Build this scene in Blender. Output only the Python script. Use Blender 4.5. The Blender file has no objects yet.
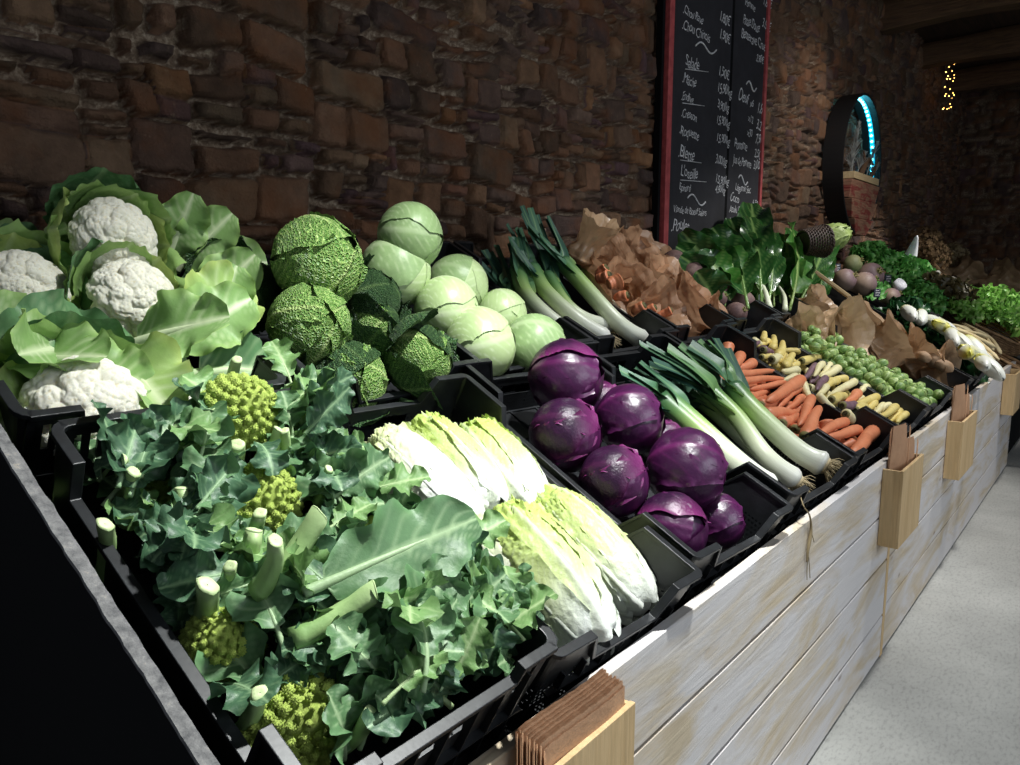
import bpy, bmesh, math, random
import numpy as np
from mathutils import Vector, Matrix
random.seed(7); RNG = np.random.RandomState(11)
SC = bpy.context.scene; COL = SC.collection
PI = math.pi
# ------------------------------------------------------------------ camera
FPX, CX, CY = 760.0, 510.0, 382.5
_X = np.array([1137-CX, 270-CY, FPX]); _X /= np.linalg.norm(_X)
_p = math.atan2(-_X[1], _X[2]); _d = np.array([0, math.cos(_p), math.sin(_p)])
_Y = np.cross(-_d, _X); MW = np.stack([_X, _Y, -_d])      # world = MW @ camera(right,down,forward)
EYE = np.array([0, -0.5426, 1.275])
cam = bpy.data.cameras.new('camera'); co = bpy.data.objects.new('camera', cam); COL.objects.link(co)
R = np.stack([MW[:, 0], -MW[:, 1], -MW[:, 2]], axis=1)
co.matrix_world = Matrix([list(R[i])+[EYE[i]] for i in range(3)]+[[0, 0, 0, 1]])
cam.sensor_width = 36; cam.lens = FPX/1020*36; cam.clip_start = .02
SC.camera = co
# ------------------------------------------------------------------ the sloping bed frame of the stall
TH = math.radians(27)
O = np.array([0, .03, .60]); U = np.array([0, math.cos(TH), math.sin(TH)]); W = np.array([0, -math.sin(TH), math.cos(TH)])
XA = np.array([1., 0, 0])
def at(px, py, w):
    """point of the sloping stall at height w above its bed (x, u, w)"""
    r = MW @ np.array([px-CX, py-CY, FPX]); t = ((O+w*W-EYE)@W)/(r@W); P = EYE+t*r
    return np.array([P[0], (P-O)@U, w])
def sl(x, u, w): return np.array([x, 0, 0])+O+u*U+w*W
def S(px, py, w): return sl(*at(px, py, w))
BED = Matrix([[1, 0, 0, 0], [0, U[1], W[1], O[1]], [0, U[2], W[2], O[2]], [0, 0, 0, 1]])
# ------------------------------------------------------------------ object helpers
def tag(o, label=None, cat=None, group=None, kind=None):
    if label: o['label'] = label
    if cat: o['category'] = cat
    if group: o['group'] = group
    if kind: o['kind'] = kind
    return o
def empty(name, loc=(0, 0, 0), rot=None, label=None, cat=None, group=None):
    o = bpy.data.objects.new(name, None); COL.objects.link(o); o.empty_display_size = .05
    if isinstance(loc, Matrix): o.matrix_world = loc
    else:
        o.location = loc
        if rot is not None: o.rotation_euler = rot
    return tag(o, label, cat, group)
def copy_tree(o, parent=None):
    c = o.copy(); COL.objects.link(c); c.parent = parent
    for ch in [x for x in KIDS.get(o.name, [])]:
        k = copy_tree(ch, c)
        KIDS.setdefault(c.name, []).append(k)
    return c
KIDS = {}
class G:
    """geometry collector -> one mesh object"""
    def __init__(s): s.V = []; s.F = []; s.UV = []; s.A = []; s.MI = []; s.n = 0
    def add(s, V, F, uv=None, a=None, mi=0):
        V = np.asarray(V, float).reshape(-1, 3); n = len(V)
        s.V.append(V); s.F += [tuple(i+s.n for i in f) for f in F]; s.MI += [mi]*len(F)
        s.UV.append(np.zeros((n, 2)) if uv is None else np.asarray(uv, float).reshape(-1, 2))
        A = np.zeros((n, 4)) if a is None else np.asarray(a, float)
        if A.ndim == 1: A = np.stack([A]*3+[np.ones(n)], 1)
        if A.shape[1] == 3: A = np.concatenate([A, np.ones((n, 1))], 1)
        s.A.append(A); s.n += n; return s
    def grid(s, P, uv=None, a=None, closeu=False, closev=False, mi=0, flip=False):
        """P: (nu,nv,3)"""
        nu, nv = P.shape[:2]; F = []
        for i in range(nu if closeu else nu-1):
            i2 = (i+1) % nu
            for j in range(nv if closev else nv-1):
                j2 = (j+1) % nv
                q = (i*nv+j, i2*nv+j, i2*nv+j2, i*nv+j2)
                F.append(q[::-1] if flip else q)
        return s.add(P.reshape(-1, 3), F, None if uv is None else uv.reshape(-1, 2), None if a is None else (a.reshape(-1) if a.ndim == 2 else a.reshape(-1, a.shape[2])), mi)
    def box(s, c, d, rot=None, a=None, mi=0):
        x, y, z = [k/2 for k in d]
        V = np.array([[-x, -y, -z], [x, -y, -z], [x, y, -z], [-x, y, -z], [-x, -y, z], [x, -y, z], [x, y, z], [-x, y, z]])
        if rot is not None: V = V@np.array(rot).T
        F = [(0, 3, 2, 1), (4, 5, 6, 7), (0, 1, 5, 4), (1, 2, 6, 5), (2, 3, 7, 6), (3, 0, 4, 7)]
        return s.add(V+np.array(c), F, a=None if a is None else np.full(8, a), mi=mi)
    def prism(s, B, T, mi=0, uv=None):
        """B, T: 4 points bottom and 4 points top"""
        F = [(0, 3, 2, 1), (4, 5, 6, 7), (0, 1, 5, 4), (1, 2, 6, 5), (2, 3, 7, 6), (3, 0, 4, 7)]
        return s.add(np.concatenate([B, T]), F, uv, mi=mi)
    def tube(s, pts, rad, n=8, a=None, cap=True, mi=0, squash=None, up=None):
        pts = np.asarray(pts, float); m = len(pts); rad = np.full(m, rad) if np.isscalar(rad) else np.asarray(rad, float)
        T = np.gradient(pts, axis=0); T /= np.linalg.norm(T, axis=1)[:, None]+1e-9
        N = np.array([0, 0, 1.]) if up is None else np.array(up, float)
        if abs(T[0]@N) > .95: N = np.array([1., 0, 0])
        P = np.zeros((m, n, 3)); an = np.arange(n)*2*PI/n
        for i in range(m):
            N = N-T[i]*(T[i]@N); N /= np.linalg.norm(N); Bn = np.cross(T[i], N)
            q = 1 if squash is None else squash[i]
            P[i] = pts[i]+rad[i]*(np.cos(an)[:, None]*Bn + q*np.sin(an)[:, None]*N)
        arc = np.concatenate([[0], np.cumsum(np.linalg.norm(np.diff(pts, axis=0), axis=1))])
        uv = np.stack(np.broadcast_arrays(arc[:, None], (an/(2*PI))[None, :]), -1)
        A = None
        if a is not None:
            A = np.asarray(a, float)
            A = np.repeat(A[:, None], n, 1) if A.ndim == 1 else np.repeat(A[:, None, :], n, 1)
        base = s.n; s.grid(P, uv, A, closev=True, mi=mi)
        if cap:
            s.F.append(tuple(base+i for i in range(n))); s.F.append(tuple(base+(m-1)*n+i for i in reversed(range(n)))); s.MI += [mi, mi]
        return s
    def build(s, name, mat, parent=None, smooth=True, M=None):
        me = bpy.data.meshes.new(name)
        V = np.concatenate(s.V)
        me.from_pydata(V.tolist(), [], s.F)
        for m in (mat if isinstance(mat, (list, tuple)) else [mat]): me.materials.append(m)
        if smooth is not None: me.polygons.foreach_set('use_smooth', [bool(smooth)]*len(me.polygons))
        me.polygons.foreach_set('material_index', s.MI)
        vi = np.zeros(len(me.loops), int); me.loops.foreach_get('vertex_index', vi)
        uv = me.uv_layers.new(name='UVMap'); uv.data.foreach_set('uv', np.concatenate(s.UV)[vi].ravel().astype(np.float32))
        ca = me.color_attributes.new('v', 'FLOAT_COLOR', 'POINT'); ca.data.foreach_set('color', np.concatenate(s.A).ravel().astype(np.float32))
        me.update()
        o = bpy.data.objects.new(name, me); COL.objects.link(o)
        if M is not None: o.matrix_world = M
        if parent is not None:
            o.parent = parent; KIDS.setdefault(parent.name, []).append(o)
        return o
def auto(o, deg=35):
    """flat where sharp, smooth elsewhere"""
    me = o.data; bm = bmesh.new(); bm.from_mesh(me)
    for e in bm.edges:
        if len(e.link_faces) == 2 and e.calc_face_angle(0) > math.radians(deg): e.smooth = False
    bm.to_mesh(me); bm.free(); return o
def bevel(o, w=.002, seg=2):
    m = o.modifiers.new('bevel', 'BEVEL'); m.width = w; m.segments = seg; m.limit_method = 'ANGLE'; m.harden_normals = False
    return o
def inst(o, parent=None, M=None, name=None):
    """linked copy of a single mesh object"""
    c = o.copy(); COL.objects.link(c); c.parent = parent
    if parent is not None: KIDS.setdefault(parent.name, []).append(c)
    if M is not None: c.matrix_local = M if parent is not None else M
    return c
def basis(x, y, z, loc):
    return Matrix([[x[0], y[0], z[0], loc[0]], [x[1], y[1], z[1], loc[1]], [x[2], y[2], z[2], loc[2]], [0, 0, 0, 1]])
def frame(loc, zdir, xdir=(1, 0, 0), scale=1.0):
    z = np.array(zdir, float); z /= np.linalg.norm(z); x = np.array(xdir, float); x = x-z*(x@z)
    if np.linalg.norm(x) < 1e-4: x = np.array([0, 1., 0]); x = x-z*(x@z)
    x /= np.linalg.norm(x); y = np.cross(z, x)
    return basis(x*scale, y*scale, z*scale, loc)
def rotm(ax, ang): return np.array(Matrix.Rotation(ang, 3, Vector(ax)))
def vnoise(P, f=1.0, seed=0, oct=3):
    """cheap smooth value noise on (n,3) points -> (n,) in -1..1"""
    P = np.asarray(P, float)*f; out = np.zeros(P.shape[:-1]); amp = 1; tot = 0
    for k in range(oct):
        q = P*(2**k)+seed*17.13+k*5.7; i = np.floor(q).astype(int); t = q-i; t = t*t*(3-2*t)
        r = 0
        for dx in (0, 1):
            for dy in (0, 1):
                for dz in (0, 1):
                    h = ((i[..., 0]+dx)*374761393+(i[..., 1]+dy)*668265263+(i[..., 2]+dz)*2147483647+seed*362437) & 0xffffffff
                    h = ((h ^ (h >> 13))*1274126177) & 0xffffffff; h = (h ^ (h >> 16)) & 0xffff
                    wgt = (t[..., 0] if dx else 1-t[..., 0])*(t[..., 1] if dy else 1-t[..., 1])*(t[..., 2] if dz else 1-t[..., 2])
                    r = r+wgt*(h/32767.5-1)
        out = out+amp*r; tot += amp; amp *= .5
    return out/tot
def spline(P, n):
    """catmull-rom through points, n samples"""
    P = np.asarray(P, float); m = len(P); Q = np.concatenate([[2*P[0]-P[1]], P, [2*P[-1]-P[-2]]]); out = []
    for t in np.linspace(0, m-1-1e-6, n):
        i = int(t); f = t-i; a, b, c, d = Q[i:i+4]
        out.append(.5*((2*b)+(c-a)*f+(2*a-5*b+4*c-d)*f*f+(3*b-a-3*c+d)*f**3))
    return np.array(out)
# ------------------------------------------------------------------ materials
class Mat:
    def __init__(s, name):
        s.m = bpy.data.materials.new(name); s.m.use_nodes = True; s.t = s.m.node_tree; s.t.nodes.clear()
        s.out = s.n('ShaderNodeOutputMaterial'); s.p = s.n('ShaderNodeBsdfPrincipled'); s.l(s.p.outputs[0], s.out.inputs[0])
    def n(s, t, **k):
        x = s.t.nodes.new(t)
        for a, b in k.items():
            if a.startswith('_'): x.inputs[a[1:].replace('_', ' ')].default_value = b
            else: setattr(x, a, b)
        return x
    def l(s, a, b): s.t.links.new(a, b)
    def set(s, **k):
        for a, b in k.items(): s.p.inputs[a.replace('_', ' ')].default_value = b
        return s
    def obj(s): return s.n('ShaderNodeTexCoord').outputs['Object']
    def uv(s): return s.n('ShaderNodeTexCoord').outputs['UV']
    def gen(s): return s.n('ShaderNodeTexCoord').outputs['Generated']
    def attr(s, k='v'): return s.n('ShaderNodeAttribute', attribute_name=k)
    def mapping(s, v, scale=(1, 1, 1), loc=(0, 0, 0)):
        x = s.n('ShaderNodeMapping'); x.inputs['Scale'].default_value = scale; x.inputs['Location'].default_value = loc; s.l(v, x.inputs[0]); return x.outputs[0]
    def noise(s, v, sc=5, det=4, rough=.5, dist=0):
        x = s.n('ShaderNodeTexNoise'); x.inputs['Scale'].default_value = sc; x.inputs['Detail'].default_value = det; x.inputs['Roughness'].default_value = rough; x.inputs['Distortion'].default_value = dist
        s.l(v, x.inputs['Vector']); return x.outputs['Fac']
    def voro(s, v, sc=5, feat='F1', rand=1):
        x = s.n('ShaderNodeTexVoronoi', feature=feat); x.inputs['Scale'].default_value = sc; x.inputs['Randomness'].default_value = rand
        s.l(v, x.inputs['Vector']); return x.outputs['Distance']
    def ramp(s, f, stops):
        x = s.n('ShaderNodeValToRGB'); e = x.color_ramp.elements
        while len(e) < len(stops): e.new(.5)
        for k, (p, c) in zip(e, stops):
            k.position = p; k.color = (c, c, c, 1) if np.isscalar(c) else (*c, 1)
        s.l(f, x.inputs[0]); return x.outputs[0]
    def mix(s, f, a, b, mode='MIX'):
        x = s.n('ShaderNodeMix', data_type='RGBA', blend_type=mode)
        for val, i in ((f, 0), (a, 6), (b, 7)):
            if hasattr(val, 'is_linked') or hasattr(val, 'links'): s.l(val, x.inputs[i])
            else: x.inputs[i].default_value = val if i == 0 else (*val, 1)
        return x.outputs[2]
    def math(s, op, a, b=0):
        x = s.n('ShaderNodeMath', operation=op)
        for i, val in enumerate((a, b)):
            if hasattr(val, 'links'): s.l(val, x.inputs[i])
            else: x.inputs[i].default_value = val
        return x.outputs[0]
    def base(s, c):
        if hasattr(c, 'links'): s.l(c, s.p.inputs['Base Color'])
        else: s.p.inputs['Base Color'].default_value = (*c, 1)
        return s
    def bump(s, h, strength=.5, dist=.01):
        x = s.n('ShaderNodeBump'); x.inputs['Strength'].default_value = strength; x.inputs['Distance'].default_value = dist
        s.l(h, x.inputs['Height']); s.l(x.outputs[0], s.p.inputs['Normal']); s.bn = x.outputs[0]; return s
    def translucent(s, color, fac):
        t = s.n('ShaderNodeBsdfTranslucent'); mx = s.n('ShaderNodeMixShader'); mx.inputs[0].default_value = fac
        if hasattr(color, 'links'): s.l(color, t.inputs[0])
        else: t.inputs[0].default_value = (*color, 1)
        s.l(s.p.outputs[0], mx.inputs[1]); s.l(t.outputs[0], mx.inputs[2]); s.l(mx.outputs[0], s.out.inputs[0]); return s
    def rnd(s): return s.n('ShaderNodeObjectInfo').outputs['Random']
def srgb(r, g, b):
    f = lambda c: (c/255/12.92) if c/255 <= .04045 else ((c/255+.055)/1.055)**2.4
    return (f(r), f(g), f(b))
# ================================================================== ROOM
# --- stone wall: rubble masonry as real relief
WALL_Y = 1.30
def split(x0, x1, z0, z1, out, depth=0):
    w, h = x1-x0, z1-z0
    stop_w = random.choice([.13, .19, .24, .29]); stop_h = random.choice([.05, .08, .13, .17, .21])
    if (w <= stop_w and h <= stop_h) or w < .09 and h < .06 or depth > 14:
        out.append((x0, x1, z0, z1)); return
    if h > stop_h and (h*1.5 > w or w <= stop_w):
        c = z0+h*random.uniform(.3, .7); split(x0, x1, z0, c, out, depth+1); split(x0, x1, c, z1, out, depth+1)
    elif w > stop_w:
        c = x0+w*random.uniform(.35, .65); split(x0, c, z0, z1, out, depth+1); split(c, x1, z0, z1, out, depth+1)
    else: out.append((x0, x1, z0, z1))
def stone_wall(name, xs, zs, origin, xdir, outdir, seed, mat):
    random.seed(seed)
    X, Z = np.meshgrid(xs, zs, indexing='ij')
    P3 = np.stack([X, Z, X*0], -1)
    wx = X+.040*vnoise(P3, 4.5, seed, 2)+.007*vnoise(P3, 28, seed+1, 2)
    wz = Z+.032*vnoise(P3, 4.2, seed+2, 2)+.007*vnoise(P3, 28, seed+3, 2)
    rects = []; x = xs[0]-.1
    while x < xs[-1]+.1:
        w = random.uniform(.45, .9); z = zs[0]-.1-random.uniform(0, .2)
        while z < zs[-1]+.1:
            h = random.uniform(.2, .42); split(x, x+w, z, z+h, rects); z += h
        x += w
    H = np.full(X.shape, -.042); C = np.zeros(X.shape+(4,)); C[..., 3] = 0
    xs_a = wx[:, :].mean(1)
    rough = vnoise(P3, 22, seed+5, 4); rough2 = vnoise(P3, 9, seed+6, 2)
    for (x0, x1, z0, z1) in rects:
        i0 = max(0, np.searchsorted(xs, x0-.05)); i1 = np.searchsorted(xs, x1+.05); j0 = max(0, np.searchsorted(zs, z0-.06)); j1 = np.searchsorted(zs, z1+.06)
        if i1 <= i0 or j1 <= j0: continue
        a = wx[i0:i1, j0:j1]; b = wz[i0:i1, j0:j1]
        cx_, cz_ = (x0+x1)/2, (z0+z1)/2; hw, hh = (x1-x0)/2, (z1-z0)/2
        rot = random.uniform(-.13, .13)
        dx = (a-cx_)+(b-cz_)*rot; dz = (b-cz_)-(a-cx_)*rot*.6
        g = random.choice([-.002, .001, .004, .008, .012]); rr = min(hw, hh)*random.uniform(.15, .5)
        qx = np.abs(dx)-(hw-g-rr); qz = np.abs(dz)-(hh-g-rr)
        d = rr-np.hypot(np.maximum(qx, 0), np.maximum(qz, 0))-np.minimum(np.maximum(qx, qz), 0)   # >0 inside
        ins = d > 0
        prot = random.uniform(.002, .032); tx, tz = random.uniform(-.09, .09), random.uniform(-.12, .12)
        edge = np.clip(d/.012, 0, 1)
        h = -.04+(.04+prot+tx*dx+tz*dz)*(1-(1-edge)**2.5)+.0055*rough[i0:i1, j0:j1]+.006*rough2[i0:i1, j0:j1]
        sub = H[i0:i1, j0:j1]; m = ins & (h > sub); sub[m] = h[m]
        hue = random.random(); val = random.random()
        cc = C[i0:i1, j0:j1]; cc[m] = np.array([hue, val, 0, 1])
        cc[..., 2][m] = edge[m]
    mort = C[..., 3] < .5
    mh = -.034+.016*vnoise(P3, 30, seed+8, 3)+.012*vnoise(P3, 6, seed+9, 2)
    H = np.where(mort, mh, H); C[mort] = [random.random(), .5, 0, 0]
    C[..., 3] = np.where(mort, 0, 1)
    P = np.array(origin)+X[..., None]*np.array(xdir)+Z[..., None]*np.array([0, 0, 1.])+H[..., None]*np.array(outdir)
    g = G(); g.grid(P, np.stack([X, Z], -1), C, flip=False)
    o = g.build(name, mat); o['kind'] = 'structure'; return o
m = Mat('rubble_stone')
at_ = m.attr(); sep = m.n('ShaderNodeSeparateColor'); m.l(at_.outputs['Color'], sep.inputs[0])
oc = m.obj()
stone = m.ramp(sep.outputs[0], [(0, srgb(120, 88, 68)), (.22, srgb(112, 88, 70)), (.4, srgb(92, 75, 70)), (.58, srgb(130, 96, 72)), (.74, srgb(116, 96, 76)), (.88, srgb(98, 74, 76)), (1, srgb(144, 106, 74))])
dk = m.ramp(sep.outputs[1], [(0, .5), (1, 1.15)])
stone = m.mix(1.0, stone, dk, 'MULTIPLY')
sp = m.ramp(m.noise(oc, 16, 8, .65), [(.3, .6), (.5, 1.0), (.72, 1.5)])
stone = m.mix(.8, stone, sp, 'MULTIPLY')
rust = m.ramp(m.noise(oc, 5, 5, .6), [(.5, 0), (.68, .5)])
stone = m.mix(rust, stone, srgb(126, 74, 38))
chalk = m.ramp(m.noise(oc, 42, 8, .7), [(.6, 0), (.74, .55)])
stone = m.mix(chalk, stone, srgb(150, 128, 104))
mort = m.ramp(m.noise(oc, 60, 6, .7), [(.3, srgb(84, 66, 54)), (.5, srgb(140, 120, 100)), (.72, srgb(206, 190, 168))])
pm = m.ramp(m.noise(oc, 2.2, 3, .6), [(.32, 0), (.52, 1)])
mort = m.mix(pm, m.mix(1.0, mort, (.42, .38, .35), 'MULTIPLY'), mort)
col = m.mix(at_.outputs['Alpha'], mort, stone); m.base(col)
m.set(Roughness=.82, Specular_IOR_Level=.25)
hh = m.math('ADD', m.math('MULTIPLY', m.noise(oc, 30, 8, .7), .7), m.math('MULTIPLY', m.noise(oc, 120, 5, .7), .3)); m.bump(hh, .9, .02)
M_STONE = m.m
xs = np.concatenate([np.arange(-.3, 2.6, .0065), np.arange(2.6, 5, .011), np.arange(5, 8, .014), np.arange(8, 11.3, .025)])
zs = np.concatenate([np.arange(.95, 1.95, .0065), np.arange(1.95, 2.9, .011), np.arange(2.9, 3.9, .03)])
stone_wall('wall_back', xs, zs, (0, WALL_Y, 0), (1, 0, 0), (0, -1, 0), 5, M_STONE)
# lower, never-seen strip of the same wall down to the floor
M_ = Mat('lower_wall_stone').base(srgb(62, 46, 36)); M_.set(Roughness=.9)
g = G(); g.box((5.45, WALL_Y+.1, .5), (11.5, .16, 1.0)); o = g.build('wall_base', M_.m, smooth=False); o['kind'] = 'structure'
# end wall and ceiling
stone_wall('wall_end', np.arange(-1.6, 5.2, .035), np.arange(0, 3.9, .035), (11.2, WALL_Y+.05, 0), (0, -1, 0), (-1, 0, 0), 9, M_STONE)
m = Mat('old_ceiling_boards'); oc = m.obj()
m.base(m.ramp(m.noise(m.mapping(oc, (1, 14, 1)), 3, 6, .6), [(.3, srgb(46, 32, 24)), (.7, srgb(78, 56, 40))])); m.set(Roughness=.85)
M_CEIL = m.m
g = G(); g.box((5.4, -1.2, 3.52), (12.2, 5.6, .04)); o = g.build('ceiling', M_CEIL, smooth=False); o['kind'] = 'structure'
m = Mat('dark_oak_beam'); oc = m.obj()
m.base(m.ramp(m.noise(m.mapping(oc, (12, 1, 12)), 4, 8, .65), [(.3, srgb(64, 44, 30)), (.7, srgb(112, 82, 56))])); m.set(Roughness=.8)
m.bump(m.noise(m.mapping(oc, (12, 1, 12)), 6, 6, .6), .6, .02); M_BEAM = m.m
for i, x in enumerate((5.6, 7.2, 8.7, 10.1)):
    g = G(); n = 26; ys = np.linspace(1.3, -3.6, n); P = np.zeros((n, 8, 3))
    for k in range(n):
        w_ = .10+.012*math.sin(k*1.3+i); h_ = .11+.01*math.sin(k*.9+2*i)
        sec = [(-w_, -h_*.7), (-w_*.8, -h_), (w_*.8, -h_), (w_, -h_*.7), (w_, h_*.7), (w_*.8, h_), (-w_*.8, h_), (-w_, h_*.7)]
        for q, (a, b) in enumerate(sec): P[k, q] = (x+a+.015*math.sin(k*.7+i), ys[k], 3.36+b+.01*math.sin(k*.5))
    g.grid(P, closev=True); o = g.build('trim_%d' % (i+1), M_BEAM, smooth=False); o['kind'] = 'structure'
# floor
m = Mat('polished_concrete'); oc = m.obj()
c = m.ramp(m.noise(oc, 2.5, 8, .6), [(.3, srgb(150, 150, 146)), (.7, srgb(182, 182, 177))])
c2 = m.ramp(m.noise(m.mapping(oc, (1, 2.2, 1)), 45, 5, .65), [(.35, .72), (.5, 1.0), (.8, 1.08)])
c = m.mix(.8, c, c2, 'MULTIPLY'); m.base(c)
m.set(Roughness=.62); m.bump(m.noise(oc, 70, 5, .6), .15, .004)
g = G(); g.box((5.2, -1.6, -.03), (13.2, 6.4, .06)); o = g.build('floor', m.m, smooth=False); o['kind'] = 'structure'
# ================================================================== THE WOODEN STALL
def woodmat(name, c0, c1, whitewash=None, axis=0, sc=1.0):
    m = Mat(name); oc = m.obj(); s = [14*sc]*3; s[axis] = 1.1*sc
    v = m.mapping(oc, tuple(s))
    gr = m.noise(v, 2.0, 8, .62, .9)
    col = m.ramp(gr, [(.25, c0), (.75, c1)])
    fine = m.ramp(m.noise(m.mapping(oc, tuple(k*5 for k in s)), 2, 3, .5), [(.3, .82), (.7, 1.08)])
    col = m.mix(.7, col, fine, 'MULTIPLY')
    if whitewash:
        wv = m.mapping(oc, tuple([.35*k+1 for k in s]))
        f = m.ramp(m.noise(wv, 1.5, 7, .6, .8), [(.38, 0), (.56, .85)])
        col = m.mix(f, col, whitewash)
        kn = m.voro(m.mapping(oc, (2.3, 2.3, 5.5), (3.1, 0, 1.7)), 1.6)
        kf = m.ramp(kn, [(.0, .85), (.03, .6), (.09, 0)])
        col = m.mix(kf, col, srgb(112, 84, 60))
    m.base(col); m.set(Roughness=.7, Specular_IOR_Level=.3)
    m.bump(gr, .35, .006); return m.m
M_PLANK = woodmat('whitewashed_pine', srgb(186, 168, 142), srgb(206, 192, 166), srgb(208, 206, 208))
M_PINE = woodmat('pale_plywood', srgb(190, 158, 112), srgb(214, 186, 142), axis=2)
M_PINEX = woodmat('raw_pine_edge', srgb(186, 158, 116), srgb(216, 192, 150))
m = Mat('black_painted_board'); m.base(srgb(10, 10, 12)); m.set(Roughness=.8, Specular_IOR_Level=.15); M_BLACKP = m.m
m = Mat('weathered_board_edge'); m.base(m.ramp(m.noise(m.obj(), 70, 6, .7), [(.3, srgb(74, 74, 76)), (.6, srgb(128, 127, 126)), (.75, srgb(170, 160, 144))])); m.set(Roughness=.9); m.bump(m.noise(m.obj(), 150, 4), .6, .004); M_EDGE = m.m
stall = empty('market_stall', (2.9, 0, 0), label='long sloping market stall with a whitewashed plank front holding all the vegetable crates', cat='stall')
def plank(x0, x1, z0, z1, y=0, t=.022, seed=0, name='plank'):
    g = G(); n = max(2, int((x1-x0)/.06)); xx = np.linspace(x0, x1, n); P = np.zeros((n, 8, 3)); b = .0018
    wob0 = .0022*np.array([vnoise(np.array([[v*3, seed, 0]]), 1, seed, 3)[0] for v in xx]); wob1 = .003*np.array([vnoise(np.array([[v*3, seed+9, 0]]), 1, seed+5, 3)[0] for v in xx])
    for k in range(n):
        a, c = z0+wob0[k], z1+wob1[k]
        P[k] = [(xx[k], y, a+b), (xx[k], y+b, a), (xx[k], y+t-b, a), (xx[k], y+t, a+b), (xx[k], y+t, c-b), (xx[k], y+t-b, c), (xx[k], y+b, c), (xx[k], y, c-b)]
    g.grid(P, closev=True); base = 0
    g.F.append(tuple(range(8))); g.F.append(tuple((n-1)*8+i for i in reversed(range(8)))); g.MI += [0, 0]
    g.V[0] -= np.array([2.9, 0, 0])
    return g.build(name, M_PLANK, stall, smooth=False)
zz = [.012, .155, .345, .52, .70]
for i in range(4):
    plank(.30, 2.60, zz[i]+(.004 if i else 0), zz[i+1]-.003+(.0 if i < 3 else -.004), seed=i)
zz2 = [.012, .175, .34, .515, .70]
for i in range(4):
    plank(2.635, 5.82, zz2[i]+(.003 if i else 0), zz2[i+1]-.002, seed=i+7, y=.002)
def sbox(name, c, d, mat, rot=None, bv=.0015):
    g = G(); g.box(np.array(c)-np.array([2.9, 0, 0]), d, rot); o = g.build(name, mat, stall, smooth=False)
    if bv: bevel(o, bv)
    return o
sbox('upright', (2.617, .012, .35), (.030, .026, .69), M_PINE)
sbox('top_rail', (1.45, .043, .575), (2.3, .040, .035), M_PINEX)
sbox('top_rail', (4.22, .043, .575), (3.16, .040, .035), M_PINEX)
RB = np.stack([XA, U, W], 1)
sbox('bed', sl(3.1, .675, -.012)+0*XA, (5.45, 1.36, .018), M_BLACKP, RB, 0)
for x in (.45, 2.6, 5.1):
    sbox('leg', (x, .12, .30), (.05, .05, .58), M_BLACKP)
    sbox('leg', (x, 1.12, .52), (.05, .05, 1.02), M_BLACKP)
sbox('metal_leg', (5.86, .06, .345), (.05, .04, .67), M_BLACKP)
# left end board, black outside with a raw weathered edge
g = G()
def qd(u, w): return sl(0, u, w)
x0, x1 = .297, .309
pts = [(qd(-.12, .216)), (qd(1.42, .216))]
B = []
for x in (x0, x1):
    B.append([np.array([x-2.9, pts[0][1], .0]), np.array([x-2.9, pts[0][1], pts[0][2]]), np.array([x-2.9, pts[1][1]-.04, pts[1][2]-.02]), np.array([x-2.9, pts[1][1]-.04, .0])])
V = np.array(B[0]+B[1]); g.add(V, [(0, 1, 2, 3), (7, 6, 5, 4), (0, 4, 5, 1), (2, 6, 7, 3), (3, 7, 4, 0)])
g.build('end_board', M_BLACKP, stall, smooth=False)
g = G(); n = 160; uu = np.linspace(-.12, 1.37, n); P = np.zeros((n, 4, 3)); nz = vnoise(np.stack([uu*40, uu*0, uu*0], 1), 1, 3, 3)*.0022
for k in range(n):
    for q, (xx_, ww) in enumerate(((x0-.001+nz[k], .214), (x0-.001+nz[k], .219), (x1+.001+nz[(k+40) % n], .219), (x1+.001, .214))):
        P[k, q] = sl(xx_-2.9, uu[k], ww)
g.grid(P, flip=True); g.build('board_edge', M_EDGE, stall, smooth=False)
# ------------------------------------------------------------------ paper-bag boxes screwed on the front
m = Mat('brown_kraft_paper'); oc = m.obj()
cc = m.ramp(m.noise(oc, 9, 6, .6), [(.3, srgb(172, 130, 98)), (.7, srgb(204, 162, 126))])
m.base(cc); m.set(Roughness=.75); m.bump(m.noise(oc, 60, 4, .6), .25, .004); m.translucent(cc, .12); M_KRAFT = m.m
def bag_box(x0, x1, ztop, h, dpt, label, y1=-.001):
    """three-sided plywood pocket open at the top"""
    e = empty('paper_bag_holder', ((x0+x1)/2, y1-dpt/2, ztop-h), label=label, cat='box', group=None)
    w = x1-x0; t = .009
    def pb(name, c, d):
        g = G(); g.box(c, d); o = g.build(name, M_PINE, e, smooth=False); bevel(o, .0012); return o
    pb('front_panel', (0, -dpt/2+t/2, h/2), (w, t, h))
    pb('side_panel', (-w/2+t/2, t/2, h/2-.001), (t-.0005, dpt-t, h-.002)); pb('side_panel', (w/2-t/2, t/2, h/2-.001), (t-.0005, dpt-t, h-.002))
    pb('bottom_panel', (0, t/2, t/2), (w-2*t, dpt-t, t)); return e
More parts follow.
